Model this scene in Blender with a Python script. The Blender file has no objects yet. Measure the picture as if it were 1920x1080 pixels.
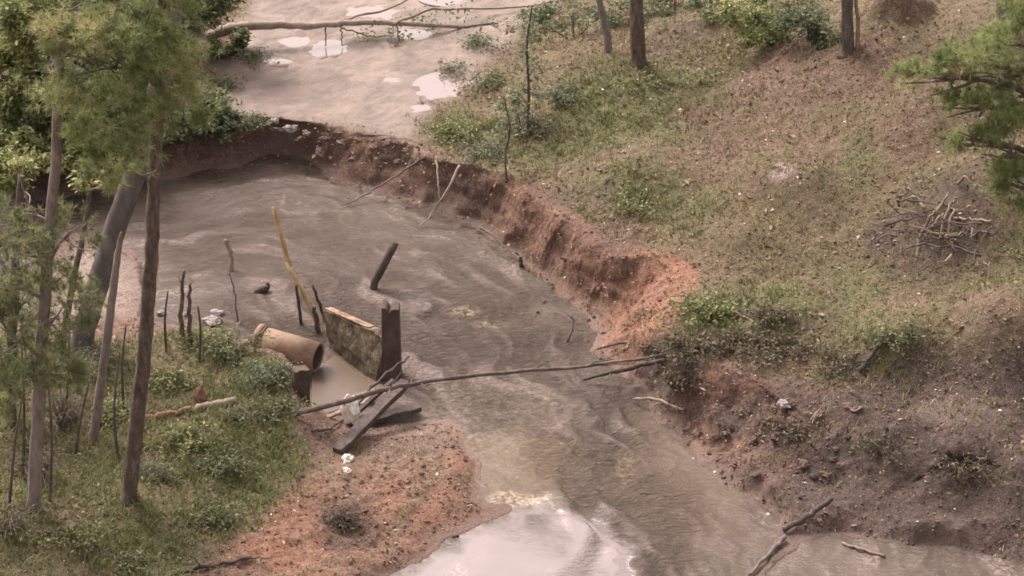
import bpy, math, random
import numpy as np
from mathutils import Vector

random.seed(7)
rng = np.random.default_rng(11)
scene = bpy.context.scene
COL = scene.collection

# ------------------------------------------------------------------ camera
DIST, PITCH, LENS = 75.0, math.radians(28.0), 122.7
CAM = np.array([0.0, -DIST * math.cos(PITCH), DIST * math.sin(PITCH)])
FWD = np.array([0.0, math.cos(PITCH), -math.sin(PITCH)])
UP = np.array([0.0, math.sin(PITCH), math.cos(PITCH)])
cd = bpy.data.cameras.new("camera")
cam = bpy.data.objects.new("camera", cd)
COL.objects.link(cam)
cd.lens = LENS
cd.sensor_width = 36.0
cd.clip_start = 1.0
cd.clip_end = 3000.0
cam.location = CAM
cam.rotation_euler = (math.radians(90.0) - PITCH, 0.0, 0.0)
scene.camera = cam

# ------------------------------------------------------------------ sky and sun
SUN_EL, SUN_ROT = math.radians(52.0), math.radians(-35.0)
world = bpy.data.worlds.new("World")
scene.world = world
world.use_nodes = True
wn = world.node_tree
wn.nodes.clear()
sky = wn.nodes.new("ShaderNodeTexSky")
sky.sky_type = 'NISHITA'
sky.sun_disc = False
sky.sun_elevation = SUN_EL
sky.sun_rotation = SUN_ROT
sky.air_density = 1.0
sky.dust_density = 6.0
sky.ozone_density = 1.0
hsv = wn.nodes.new("ShaderNodeHueSaturation")
hsv.inputs["Saturation"].default_value = 0.12
tint = wn.nodes.new("ShaderNodeMix")
tint.data_type = 'RGBA'
tint.blend_type = 'MULTIPLY'
tint.inputs["Factor"].default_value = 1.0
tint.inputs["B"].default_value = (1.0, 0.895, 0.87, 1)
bg = wn.nodes.new("ShaderNodeBackground")
bg.inputs["Strength"].default_value = 0.15
wo = wn.nodes.new("ShaderNodeOutputWorld")
wn.links.new(sky.outputs[0], hsv.inputs["Color"])
wn.links.new(hsv.outputs[0], tint.inputs["A"])
wn.links.new(tint.outputs["Result"], bg.inputs["Color"])
wn.links.new(bg.outputs[0], wo.inputs["Surface"])

sl = bpy.data.lights.new("sun", 'SUN')
sl.energy = 1.3
sl.angle = math.radians(20)
sl.color = (1.0, 0.93, 0.87)
so = bpy.data.objects.new("sun", sl)
COL.objects.link(so)
sd = Vector((math.sin(SUN_ROT) * math.cos(SUN_EL), math.cos(SUN_ROT) * math.cos(SUN_EL), math.sin(SUN_EL)))
so.rotation_euler = (-sd).to_track_quat('-Z', 'Y').to_euler()
so.location = sd * 60

scene.view_settings.view_transform = 'Standard'
scene.view_settings.look = 'None'
scene.view_settings.exposure = 1.16
scene.view_settings.gamma = 1.0
scene.cycles.max_bounces = 6
scene.cycles.pixel_filter_type = 'BLACKMAN_HARRIS'
scene.cycles.filter_width = 1.7


# ------------------------------------------------------------------ helpers: photo position -> point in the place
def ray(px, py):
    return FWD + np.array([1.0, 0, 0]) * ((px - 960) / 1920 * 36 / LENS) + UP * ((540 - py) / 1920 * 36 / LENS)


def at(px, py, z=0.0):
    d = ray(px, py)
    return CAM + d * ((z - CAM[2]) / d[2])


def aty(px, py, y):
    d = ray(px, py)
    return CAM + d * ((y - CAM[1]) / d[1])


PERM = rng.permutation(256).astype(np.int64)
PERM = np.concatenate([PERM, PERM, PERM])
VAL = rng.random(256) * 2 - 1


def vnoise(x, y, z=None, seed=0):
    x = np.asarray(x, float) + seed * 17.31
    y = np.asarray(y, float) + seed * 7.77
    xi = np.floor(x).astype(np.int64); yi = np.floor(y).astype(np.int64)
    fx = x - xi; fy = y - yi
    fx = fx * fx * (3 - 2 * fx); fy = fy * fy * (3 - 2 * fy)

    def h2(a, b, c=None):
        r = PERM[(a & 255)]
        r = PERM[(r + b) & 255]
        if c is not None:
            r = PERM[(r + c) & 255]
        return VAL[r & 255]
    if z is None:
        a = h2(xi, yi) * (1 - fx) + h2(xi + 1, yi) * fx
        b = h2(xi, yi + 1) * (1 - fx) + h2(xi + 1, yi + 1) * fx
        return a * (1 - fy) + b * fy
    z = np.asarray(z, float)
    zi = np.floor(z).astype(np.int64)
    fz = z - zi; fz = fz * fz * (3 - 2 * fz)
    out = 0
    for k, wz in ((0, 1 - fz), (1, fz)):
        a = h2(xi, yi, zi + k) * (1 - fx) + h2(xi + 1, yi, zi + k) * fx
        b = h2(xi, yi + 1, zi + k) * (1 - fx) + h2(xi + 1, yi + 1, zi + k) * fx
        out = out + (a * (1 - fy) + b * fy) * wz
    return out


def fbm(x, y, s=1.0, octs=4, seed=0, z=None):
    t = 0; a = 1.0; n = 0
    for o in range(octs):
        t = t + a * vnoise(x * s, y * s, None if z is None else z * s, seed + o)
        n += a; a *= 0.5; s *= 2.03
    return t / n


def sstep(a, b, x):
    t = np.clip((x - a) / (b - a), 0, 1)
    return t * t * (3 - 2 * t)


def seg_dist(X, Y, poly, closed=True):
    d = np.full(X.shape, 1e9)
    n = len(poly)
    for i in range(n if closed else n - 1):
        ax, ay = poly[i][0], poly[i][1]
        bx, by = poly[(i + 1) % n][0], poly[(i + 1) % n][1]
        dx, dy = bx - ax, by - ay
        L = dx * dx + dy * dy + 1e-12
        t = np.clip(((X - ax) * dx + (Y - ay) * dy) / L, 0, 1)
        d = np.minimum(d, (X - ax - t * dx) ** 2 + (Y - ay - t * dy) ** 2)
    return np.sqrt(d)


def inside(X, Y, poly):
    r = np.zeros(X.shape, bool)
    n = len(poly)
    j = n - 1
    for i in range(n):
        xi, yi, xj, yj = poly[i][0], poly[i][1], poly[j][0], poly[j][1]
        if yi != yj:
            c = ((yi > Y) != (yj > Y)) & (X < (xj - xi) * (Y - yi) / (yj - yi) + xi)
            r ^= c
        j = i
    return r


def sdist(X, Y, poly):        # negative inside
    d = seg_dist(X, Y, poly)
    return np.where(inside(X, Y, poly), -d, d)


# ------------------------------------------------------------------ mesh helpers
def mesh_np(name, V, F, mat, parent=None, attrs=None, smooth=True):
    """V (n,3); F list of (m,k) index arrays; attrs {name: per-vertex float array or (n,3)}"""
    me = bpy.data.meshes.new(name)
    V = np.ascontiguousarray(V, np.float32)
    me.vertices.add(len(V))
    me.vertices.foreach_set("co", V.ravel())
    idx = np.concatenate([f.ravel() for f in F]).astype(np.int32)
    sizes = np.concatenate([np.full(len(f), f.shape[1]) for f in F]).astype(np.int32)
    starts = np.concatenate([[0], np.cumsum(sizes)[:-1]]).astype(np.int32)
    me.loops.add(len(idx))
    me.loops.foreach_set("vertex_index", idx)
    me.polygons.add(len(sizes))
    me.polygons.foreach_set("loop_start", starts)
    me.polygons.foreach_set("loop_total", sizes)
    if smooth:
        me.polygons.foreach_set("use_smooth", np.ones(len(sizes), bool))
    for k, a in (attrs or {}).items():
        a = np.asarray(a, np.float32)
        if a.ndim == 1:
            me.attributes.new(k, 'FLOAT', 'POINT').data.foreach_set("value", a)
        else:
            me.attributes.new(k, 'FLOAT_VECTOR', 'POINT').data.foreach_set("vector", np.ascontiguousarray(a).ravel())
    me.update(calc_edges=True)
    me.materials.append(mat)
    o = bpy.data.objects.new(name, me)
    COL.objects.link(o)
    if parent is not None:
        o.parent = parent
    return o


def tag(o, label=None, cat=None, group=None, kind=None):
    if label: o["label"] = label
    if cat: o["category"] = cat
    if group: o["group"] = group
    if kind: o["kind"] = kind
    return o


def empty(name, loc=(0, 0, 0)):
    o = bpy.data.objects.new(name, None)
    o.location = loc
    o.empty_display_size = 0.2
    COL.objects.link(o)
    return o


class MB:
    def __init__(self):
        self.v = []; self.f = []; self.n = 0

    def add(self, V, faces):
        self.v.append(np.asarray(V, float))
        for f in faces:
            self.f.append([i + self.n for i in f])
        self.n += len(V)

    def tube(self, pts, rad, segs=8, rough=0.0, cap=True, seed=None):
        P = np.asarray(pts, float); n = len(P)
        R = np.interp(np.linspace(0, 1, n), np.linspace(0, 1, len(rad)), rad)
        T = np.gradient(P, axis=0); T /= np.linalg.norm(T, axis=1)[:, None] + 1e-9
        ref = np.array([0.31, 0.17, 0.93])
        if abs(T[0] @ ref) > 0.85: ref = np.array([0.9, 0.3, 0.1])
        V = []
        ang = np.linspace(0, 2 * math.pi, segs, endpoint=False)
        for i in range(n):
            a = np.cross(T[i], ref); a /= np.linalg.norm(a); b = np.cross(T[i], a)
            r = R[i] * (1 + rough * rng.uniform(-1, 1, segs))
            V.append(P[i] + np.outer(np.cos(ang) * r, a) + np.outer(np.sin(ang) * r, b))
        V = np.concatenate(V)
        F = []
        for i in range(n - 1):
            for k in range(segs):
                k2 = (k + 1) % segs
                F.append([i * segs + k, i * segs + k2, (i + 1) * segs + k2, (i + 1) * segs + k])
        if cap:
            F.append(list(range(segs))[::-1]); F.append([(n - 1) * segs + k for k in range(segs)])
        self.add(V, F)

    def hexa(self, c8):        # 4 bottom corners (loop) then 4 top corners (same loop)
        self.add(c8, [[3, 2, 1, 0], [4, 5, 6, 7], [0, 1, 5, 4], [1, 2, 6, 5], [2, 3, 7, 6], [3, 0, 4, 7]])

    def build(self, name, mat, parent=None, smooth=True, origin=None):
        me = bpy.data.meshes.new(name)
        V = np.concatenate(self.v)
        if origin is not None: V = V - np.asarray(origin)
        me.from_pydata(V.tolist(), [], self.f)
        me.validate()
        if smooth:
            me.polygons.foreach_set("use_smooth", np.ones(len(me.polygons), bool))
        me.update()
        me.materials.append(mat)
        o = bpy.data.objects.new(name, me)
        COL.objects.link(o)
        if origin is not None and parent is None: o.location = origin
        if parent is not None: o.parent = parent
        return o


def spline(pts, n):
    P = np.asarray(pts, float)
    if len(P) < 3:
        return P[0] + np.linspace(0, 1, n)[:, None] * (P[-1] - P[0])
    t = np.linspace(0, len(P) - 1, n)
    out = []
    for u in t:
        i = min(int(u), len(P) - 2); f = u - i
        p0 = P[max(i - 1, 0)]; p1 = P[i]; p2 = P[i + 1]; p3 = P[min(i + 2, len(P) - 1)]
        out.append(0.5 * ((2 * p1) + (-p0 + p2) * f + (2 * p0 - 5 * p1 + 4 * p2 - p3) * f * f + (-p0 + 3 * p1 - 3 * p2 + p3) * f ** 3))
    return np.array(out)


# ------------------------------------------------------------------ materials
def new_mat(name):
    m = bpy.data.materials.new(name)
    m.use_nodes = True
    nt = m.node_tree
    b = nt.nodes["Principled BSDF"]
    return m, nt, b


def N(nt, typ, **kw):
    n = nt.nodes.new(typ)
    for k, v in kw.items():
        if k in ('data_type', 'blend_type', 'operation', 'attribute_name', 'noise_dimensions', 'feature', 'attribute_type', 'noise_type'):
            setattr(n, k, v)
        else:
            n.inputs[k].default_value = v
    return n


def mixc(nt, fac, a, b, mode='MIX'):
    n = nt.nodes.new("ShaderNodeMix"); n.data_type = 'RGBA'; n.blend_type = mode
    for sock, v in (("Factor", fac), ("A", a), ("B", b)):
        s = n.inputs[sock] if sock == "Factor" else [q for q in n.inputs if q.name == sock and q.type == 'RGBA'][0]
        if isinstance(v, (int, float)): s.default_value = v
        elif isinstance(v, tuple): s.default_value = (*v, 1)
        else: nt.links.new(v, s)
    return [q for q in n.outputs if q.type == 'RGBA'][0]


def math_n(nt, op, a, b=0.0, clamp=False):
    n = nt.nodes.new("ShaderNodeMath"); n.operation = op; n.use_clamp = clamp
    for i, v in enumerate((a, b)):
        if isinstance(v, (int, float)): n.inputs[i].default_value = v
        else: nt.links.new(v, n.inputs[i])
    return n.outputs[0]


def noise_n(nt, vec, scale, detail=4.0, rough=0.6, dist=0.0):
    n = nt.nodes.new("ShaderNodeTexNoise")
    n.inputs["Scale"].default_value = scale
    n.inputs["Detail"].default_value = detail
    n.inputs["Roughness"].default_value = rough
    n.inputs["Distortion"].default_value = dist
    if vec is not None: nt.links.new(vec, n.inputs["Vector"])
    return n.outputs["Fac"]


ALB = 0.66


def ramp(nt, fac, stops):
    n = nt.nodes.new("ShaderNodeValToRGB")
    cr = n.color_ramp
    while len(cr.elements) < len(stops): cr.elements.new(0.5)
    for e, (p, c) in zip(cr.elements, stops):
        e.position = p
        e.color = (c[0] * ALB, c[1] * ALB, c[2] * ALB, 1) if isinstance(c, tuple) else (c, c, c, 1)
    nt.links.new(fac, n.inputs[0])
    return n.outputs[0]


def attr(nt, name):
    n = nt.nodes.new("ShaderNodeAttribute"); n.attribute_name = name
    return n


def bump(nt, b, h, strength=0.5, dist=0.05):
    n = nt.nodes.new("ShaderNodeBump")
    if isinstance(strength, (int, float)): n.inputs["Strength"].default_value = strength
    else: nt.links.new(strength, n.inputs["Strength"])
    n.inputs["Distance"].default_value = dist
    nt.links.new(h, n.inputs["Height"])
    nt.links.new(n.outputs[0], b.inputs["Normal"])
    return n


def objvec(nt, scale=(1, 1, 1)):
    g = nt.nodes.new("ShaderNodeNewGeometry")
    m = nt.nodes.new("ShaderNodeMapping")
    m.inputs["Scale"].default_value = scale
    nt.links.new(g.outputs["Position"], m.inputs["Vector"])
    return m.outputs[0]


def simple_mat(name, stops, scale=(8, 8, 8), rough=0.85, bstr=0.6, bdist=0.02, spec=0.3, fine=3.0):
    m, nt, b = new_mat(name)
    v = objvec(nt, scale)
    f = noise_n(nt, v, 1.0, 6, 0.65, 0.3)
    f2 = noise_n(nt, v, fine, 4, 0.7)
    mx = math_n(nt, 'ADD', math_n(nt, 'MULTIPLY', f, 0.65), math_n(nt, 'MULTIPLY', f2, 0.35))
    nt.links.new(ramp(nt, mx, stops), b.inputs["Base Color"])
    b.inputs["Roughness"].default_value = rough
    b.inputs["Specular IOR Level"].default_value = spec
    bump(nt, b, mx, bstr, bdist)
    return m


M = {}
M['bark_grey'] = simple_mat("bark_grey", [(0.35, (0.07, 0.055, 0.045)), (0.5, (0.155, 0.125, 0.105)), (0.65, (0.27, 0.22, 0.19))], (9, 9, 2.2), bdist=0.05)
M['bark_brown'] = simple_mat("bark_brown", [(0.35, (0.075, 0.056, 0.046)), (0.5, (0.17, 0.128, 0.105)), (0.65, (0.31, 0.245, 0.21))], (10, 10, 3.5), bdist=0.06)
M['bark_smooth'] = simple_mat("bark_smooth", [(0.35, (0.125, 0.105, 0.10)), (0.5, (0.205, 0.175, 0.165)), (0.65, (0.29, 0.25, 0.235))], (3, 3, 1.0), bdist=0.03, bstr=0.5)
M['bark_pale'] = simple_mat("bark_pale", [(0.35, (0.17, 0.14, 0.12)), (0.5, (0.30, 0.25, 0.22)), (0.65, (0.42, 0.36, 0.32))], (6, 6, 2.0), bdist=0.03)
M['wood_yellow'] = simple_mat("wood_yellow", [(0.35, (0.36, 0.25, 0.11)), (0.5, (0.62, 0.46, 0.23)), (0.65, (0.85, 0.68, 0.40))], (6, 6, 3), bdist=0.01)
M['wood_orange'] = simple_mat("wood_orange", [(0.35, (0.36, 0.17, 0.08)), (0.5, (0.62, 0.38, 0.18)), (0.65, (0.85, 0.64, 0.38))], (6, 6, 3), bdist=0.01)
M['wood_dark'] = simple_mat("wood_dark", [(0.35, (0.06, 0.046, 0.04)), (0.5, (0.12, 0.092, 0.08)), (0.65, (0.21, 0.165, 0.145))], (7, 7, 4), bdist=0.03)
M['wood_grey'] = simple_mat("wood_grey", [(0.35, (0.12, 0.10, 0.09)), (0.5, (0.22, 0.18, 0.16)), (0.65, (0.36, 0.30, 0.26))], (7, 7, 4), bdist=0.02)
M['wood_brown'] = simple_mat("wood_brown", [(0.35, (0.10, 0.075, 0.062)), (0.5, (0.185, 0.138, 0.115)), (0.65, (0.34, 0.27, 0.235))], (6, 6, 4), bdist=0.02)
M['wood_pale'] = simple_mat("wood_pale", [(0.35, (0.24, 0.18, 0.14)), (0.5, (0.44, 0.34, 0.27)), (0.65, (0.58, 0.47, 0.39))], (5, 5, 4), bdist=0.02)
M['wood_tan'] = simple_mat("wood_tan", [(0.35, (0.20, 0.14, 0.10)), (0.5, (0.36, 0.27, 0.20)), (0.65, (0.50, 0.40, 0.32))], (5, 5, 4), bdist=0.02)
M['pipe'] = simple_mat("pipe_clay", [(0.34, (0.20, 0.125, 0.08)), (0.46, (0.33, 0.215, 0.14)), (0.56, (0.40, 0.27, 0.18)), (0.68, (0.50, 0.37, 0.27))], (3, 3, 3), rough=0.75, bstr=0.4, bdist=0.02, fine=5)
M['pipe_in'] = simple_mat("pipe_inner", [(0.3, (0.07, 0.05, 0.04)), (0.7, (0.14, 0.10, 0.08))], (4, 4, 4), rough=0.8)
M['concrete'] = simple_mat("stained_concrete", [(0.38, (0.055, 0.042, 0.03)), (0.46, (0.14, 0.10, 0.068)), (0.53, (0.21, 0.165, 0.10)), (0.61, (0.40, 0.33, 0.24))], (3.2, 3.2, 2.4), bstr=0.9, bdist=0.06, fine=6)
M['concrete_top'] = simple_mat("broken_concrete_edge", [(0.38, (0.14, 0.09, 0.065)), (0.5, (0.36, 0.23, 0.155)), (0.62, (0.62, 0.43, 0.32))], (5, 5, 5), bdist=0.05)
M['concrete_dark'] = simple_mat("dark_concrete", [(0.3, (0.065, 0.045, 0.036)), (0.5, (0.12, 0.085, 0.066)), (0.7, (0.19, 0.14, 0.11))], (4, 4, 2.5), bstr=0.7, bdist=0.04)
M['stone_pale'] = simple_mat("pale_stone", [(0.35, (0.30, 0.25, 0.235)), (0.5, (0.46, 0.39, 0.37)), (0.65, (0.62, 0.55, 0.53))], (9, 9, 9), bdist=0.03)
M['clod'] = simple_mat("clay_clod", [(0.35, (0.11, 0.075, 0.058)), (0.5, (0.21, 0.14, 0.108)), (0.65, (0.33, 0.235, 0.185))], (7, 7, 7), bdist=0.05, bstr=0.8)
M['clod_red'] = simple_mat("red_clay_clod", [(0.35, (0.21, 0.11, 0.075)), (0.5, (0.35, 0.19, 0.13)), (0.65, (0.47, 0.29, 0.21))], (7, 7, 7), bdist=0.05, bstr=0.8)
M['clod_dark'] = simple_mat("dark_clod", [(0.35, (0.055, 0.042, 0.036)), (0.5, (0.10, 0.075, 0.06)), (0.65, (0.18, 0.135, 0.11))], (8, 8, 8), bdist=0.05, bstr=0.8)
M['white'] = simple_mat("white_plastic", [(0.35, (0.8, 0.7, 0.55)), (0.5, (1.1, 1.03, 0.92)), (0.65, (1.25, 1.22, 1.15))], (10, 10, 10), rough=0.5, bdist=0.02)
M['orange_foam'] = simple_mat("stained_sheet", [(0.36, (0.75, 0.33, 0.10)), (0.43, (1.2, 1.0, 0.7)), (0.5, (1.3, 1.25, 1.18))], (9, 9, 9), rough=0.6, bdist=0.02)


def leaf_mat(name, stops, trans=0.35, rough=0.55):
    m, nt, b = new_mat(name)
    a = attr(nt, "tint")
    c = ramp(nt, a.outputs["Fac"], stops)
    nt.links.new(c, b.inputs["Base Color"])
    b.inputs["Roughness"].default_value = rough
    b.inputs["Specular IOR Level"].default_value = 0.3
    t = nt.nodes.new("ShaderNodeBsdfTranslucent")
    nt.links.new(c, t.inputs["Color"])
    mx = nt.nodes.new("ShaderNodeMixShader"); mx.inputs[0].default_value = trans
    nt.links.new(b.outputs[0], mx.inputs[1]); nt.links.new(t.outputs[0], mx.inputs[2])
    nt.links.new(mx.outputs[0], nt.nodes["Material Output"].inputs["Surface"])
    return m


M['needle'] = leaf_mat("pine_needles", [(0.0, (0.248, 0.296, 0.120)), (0.5, (0.413, 0.475, 0.198)), (0.85, (0.578, 0.613, 0.285)), (1.0, (0.743, 0.653, 0.372))])
M['needle_dull'] = leaf_mat("dull_pine_needles", [(0.0, (0.221, 0.251, 0.125)), (0.5, (0.350, 0.382, 0.192)), (1.0, (0.552, 0.521, 0.288))])
M['leaf'] = leaf_mat("broad_leaves", [(0.0, (0.13, 0.15, 0.07)), (0.5, (0.22, 0.245, 0.105)), (0.8, (0.33, 0.35, 0.15)), (1.0, (0.52, 0.50, 0.26))])
M['leaf_bright'] = leaf_mat("bright_leaves", [(0.0, (0.162, 0.191, 0.072)), (0.45, (0.297, 0.335, 0.117)), (0.8, (0.513, 0.519, 0.208)), (1.0, (0.837, 0.778, 0.416))])
M['leaf_grey'] = leaf_mat("greygreen_leaves", [(0.0, (0.149, 0.172, 0.094)), (0.5, (0.253, 0.292, 0.156)), (1.0, (0.446, 0.463, 0.263))])
M['leaf_dry'] = leaf_mat("dry_scrub_leaves", [(0.0, (0.117, 0.098, 0.060)), (0.5, (0.215, 0.176, 0.102)), (1.0, (0.364, 0.286, 0.168))])
M['grass'] = leaf_mat("grass_blades", [(0.0, (0.158, 0.194, 0.062)), (0.35, (0.246, 0.264, 0.094)), (0.6, (0.320, 0.286, 0.130)), (0.85, (0.396, 0.308, 0.169)), (1.0, (0.683, 0.586, 0.377))], 0.25)
M['litter'] = leaf_mat("leaf_litter", [(0.0, (0.09, 0.06, 0.042)), (0.35, (0.21, 0.13, 0.085)), (0.7, (0.37, 0.235, 0.16)), (0.93, (0.55, 0.39, 0.27)), (1.0, (0.95, 0.80, 0.64))], 0.1, 0.8)

# ------------------------------------------------------------------ the ground's shape
# shoreline of the creek at water level, photo positions
W_PX = [(-900, 430), (0, 392), (200, 362), (330, 352), (420, 335), (500, 318), (560, 326), (620, 355), (700, 375), (800, 408),
        (880, 447), (970, 497), (1040, 560), (1095, 600), (1118, 640), (1100, 668), (1140, 692), (1195, 735), (1235, 790),
        (1280, 835), (1330, 880), (1400, 932), (1470, 985), (1425, 1055), (1390, 1110), (1300, 1500), (560, 1500), (640, 1130), (700, 1085),
        (775, 1047), (840, 1012), (900, 988), (945, 965), (975, 955), (965, 938), (925, 935), (905, 900), (893, 850),
        (885, 815), (845, 785), (760, 788), (700, 790), (640, 800), (590, 796), (576, 780), (575, 700), (600, 700),
        (560, 690), (470, 655), (400, 628), (330, 612), (270, 600), (262, 470), (130, 435), (95, 470), (90, 600), (0, 610), (-900, 640)]
W = [at(x, y, 0) for x, y in W_PX]
W2 = [at(x, y, 0) for x, y in [(1360, 1140), (1440, 1062), (1495, 1020), (1570, 1012), (1680, 1022), (1780, 1020), (1850, 1040), (1920, 1060), (2050, 1150), (1900, 1300), (1480, 1300)]]
# rims of the high ground (photo x, photo y, height above water)
U1_PX = [(-900, 335, .5), (0, 305, .5), (150, 285, .55), (300, 262, .7), (370, 232, .85), (430, 214, 1.0), (500, 218, 1.0), (560, 227, 1.0),
         (640, 243, 1.0), (700, 252, 1.0), (790, 270, 1.0), (840, 300, 1.05), (890, 318, 1.15), (960, 332, 1.25), (1050, 368, 1.3),
         (1120, 432, 1.3), (1200, 456, 1.3), (1290, 490, 1.3), (1308, 520, 1.3), (1285, 560, 1.2), (1275, 600, 1.1), (1262, 640, 1.1),
         (1290, 672, 1.1), (1400, 690, 1.2), (1500, 722, 1.25), (1600, 742, 1.3), (1700, 775, 1.3), (1800, 805, 1.4), (1930, 850, 1.4),
         (2500, 1000, 1.4)]
U1_IN = [(950, 100, 1.2), (870, 190, 1.1), (640, 0, 1.0), (400, 100, 1.0), (500, 120, 1.0), (760, 120, 1.0), (1100, 90, 2.0), (1200, 110, 2.2), (1200, 300, 1.9), (1400, 420, 2.0), (1500, 300, 2.7),
         (1500, 560, 1.7), (1300, 60, 2.5), (1590, 80, 3.2), (1750, 180, 3.6), (1900, 300, 3.6), (1900, 550, 2.8), (1700, 600, 2.2), (200, 100, 1.0), (0, 200, 0.9),
         (1660, 20, 4.2), (1850, 20, 4.2)]
P1 = [at(*p) for p in U1_PX]
far = [np.array([60, -20, 3]), np.array([80, 90, 8]), np.array([0, 110, 5]), np.array([-80, 90, 5]), np.array([-60, 12, 1])]
U1 = P1 + far
U2_PX = [(372, 625, .45), (470, 668, .65), (548, 700, .85), (552, 790, .8), (580, 862, .45), (540, 915, .4), (430, 1010, .4), (330, 1080, .5),
         (150, 1400, .7)]
U2_IN = [(250, 930, .9), (60, 950, 1.1), (400, 800, .8), (300, 640, .5), (150, 650, .6)]
P2 = [at(*p) for p in U2_PX]
U2 = P2 + [at(-1200, 1500, 1.2), at(-1200, 660, .6), at(0, 640, .5), at(130, 650, .5), at(290, 630, .45)]
U3_PX = [(650, 850, .2), (740, 850, .22), (815, 845, .18), (825, 880, .18), (800, 930, .17), (740, 1010, .14), (690, 1050, .15), (560, 1085, .2), (430, 1100, .3), (400, 1060, .3), (560, 930, .32), (600, 875, .32)]
U3 = [at(*p) for p in U3_PX]
U4_PX = [(140, 455, .1), (255, 490, .1), (258, 590, .12), (110, 600, .12), (110, 500, .1)]
U4 = [at(*p) for p in U4_PX]
U5_PX = [(1490, 945, .25), (1650, 985, .14), (1800, 975, .3), (1950, 990, .4), (1950, 930, .6), (1700, 940, .45), (1560, 930, .35), (1440, 880, .4)]
U5 = [at(*p) for p in U5_PX]
CTRL = [at(*p) for p in U1_PX + U1_IN + U2_PX + U2_IN + U3_PX + U4_PX + U5_PX] + far + [at(-1200, 1500, 1.2), at(-1200, 660, .6), np.array([60, -60, 4.0]), np.array([-60, -60, 2.0]), np.array([0, -80, 1.5])]
CTRL = np.array(CTRL)


def stretch(a, b, step, reach, n=26):
    core = np.arange(a, b + step / 2, step)
    g = np.geomspace(step * 2, reach, n).cumsum(); g = g / g[-1] * reach
    return np.concatenate([(a - g)[::-1], core, b + g])


XS = stretch(-14.5, 14.5, 0.05, 160)
YS = stretch(-15.5, 19.5, 0.05, 160)
GX, GY = np.meshgrid(XS, YS)
X = GX.ravel(); Y = GY.ravel()
# wobble the outlines so that no edge is a straight line
WX = X + 0.22 * fbm(X, Y, 0.8, 2, 3) + 0.02 * fbm(X, Y, 5, 2, 8)
WY = Y + 0.30 * fbm(X, Y, 0.8, 2, 23) + 0.03 * fbm(X, Y, 5, 2, 28)
dW = np.minimum(sdist(WX, WY, W), sdist(WX, WY, W2))
dU = np.full(X.shape, 1e9)
for U in (U1, U2, U3, U4, U5):
    dU = np.minimum(dU, sdist(WX, WY, U))
num = np.zeros(X.shape); den = np.zeros(X.shape)
for cx, cy, cz in CTRL:
    w = 1.0 / ((X - cx) ** 2 + (Y - cy) ** 2 + 0.15) ** 1.5
    num += w * cz; den += w
H = num / den
out = np.maximum(dW, 0)
t = np.where(dU <= 0, 1.0, out / (out + np.maximum(dU, 1e-6)))
tn = np.clip(t + 0.10 * fbm(X, Y, 2.2, 4, 41) * np.sin(math.pi * np.clip(t, 0, 1)), 0, 1)
steep = np.clip(0.62 + .5 * fbm(X, Y, .5, 3, 43), 0.2, .95) * (0.7 + 0.3 * sstep(3.5, 0.0, X)) + 0.10
prof = (1 - steep) * tn + steep * sstep(0.12, 0.72, tn)
bank = np.sin(math.pi * np.clip(t, 0, 1)) * (dW > 0)           # 1 on the middle of a bank face
zb = H * prof
bed = -0.06 - 0.40 * sstep(0, 1.2, -dW)
Z = np.where(dW > 0, zb, bed)
up = sstep(0.9, 1.0, t) * (dW > 0)
inv = lambda poly, s=0.3: sstep(s, -s, sdist(WX, WY, poly))
PLAT = [at(x, y, 1.0) for x, y in [(395, 214), (500, 222), (640, 246), (780, 275), (800, 230), (870, 180), (950, 100), (1050, 20), (1120, -120), (500, -120), (480, 30), (400, 90)]]
mplat = sstep(0.55, -0.45, sdist(WX + .5 * fbm(X, Y, .8, 4, 31), WY + .7 * fbm(X, Y, .8, 4, 33), PLAT)) * (dW > 0)
hill = up * (1 - mplat)
Z += hill * (0.07 * fbm(X, Y, 1.3, 4, 51) + 0.035 * fbm(X, Y, 6, 3, 55))
Z += mplat * (0.05 * fbm(X, Y, 1.1, 4, 61) + 0.03 * fbm(X, Y, 6, 3, 65))
Z += bank * (0.10 * fbm(X, Y, 0.9, 3, 71) + 0.07 * fbm(X, Y, 3.0, 4, 75)) * np.clip(H, 0.25, 1.2)
Z += bank * (H > .35) * 0.028 * np.sin(Z * 19 + 9 * fbm(X, Y, 0.8, 4, 77)) * sstep(-.3, .3, fbm(X, Y, .9, 3, 78))
Z += (dW > 0.1) * sstep(2.5, 4.0, X) * sstep(0.5, -1.5, Y) * np.clip(bank * 1.3, 0, 1) * (0.22 * fbm(X, Y, 1.3, 4, 177) + .05 * np.abs(fbm(X, Y, 4, 3, 178)))
mbar = inv(U3, 0.4) * (dW > 0)
Z += mbar * (0.10 * fbm(X, Y, 2.0, 4, 81) + 0.04 * fbm(X, Y, 8, 3, 85))
Z = np.where((dW > 0) & (dW < 0.5), np.maximum(Z, 0.012 * sstep(0, 0.1, dW) - 0.004), Z)
# the clay mound at the upper right
mx_, my_ = at(1680, 62, 3.4)[:2]
md = np.hypot((X - mx_) / 1.0, (Y - my_) / 1.1)
mmound = sstep(1.0, 0.55, md + 0.15 * fbm(X, Y, 1.5, 3, 91))
Z += mmound * (0.45 + 0.35 * fbm(X, Y, 1.6, 4, 95))
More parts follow.
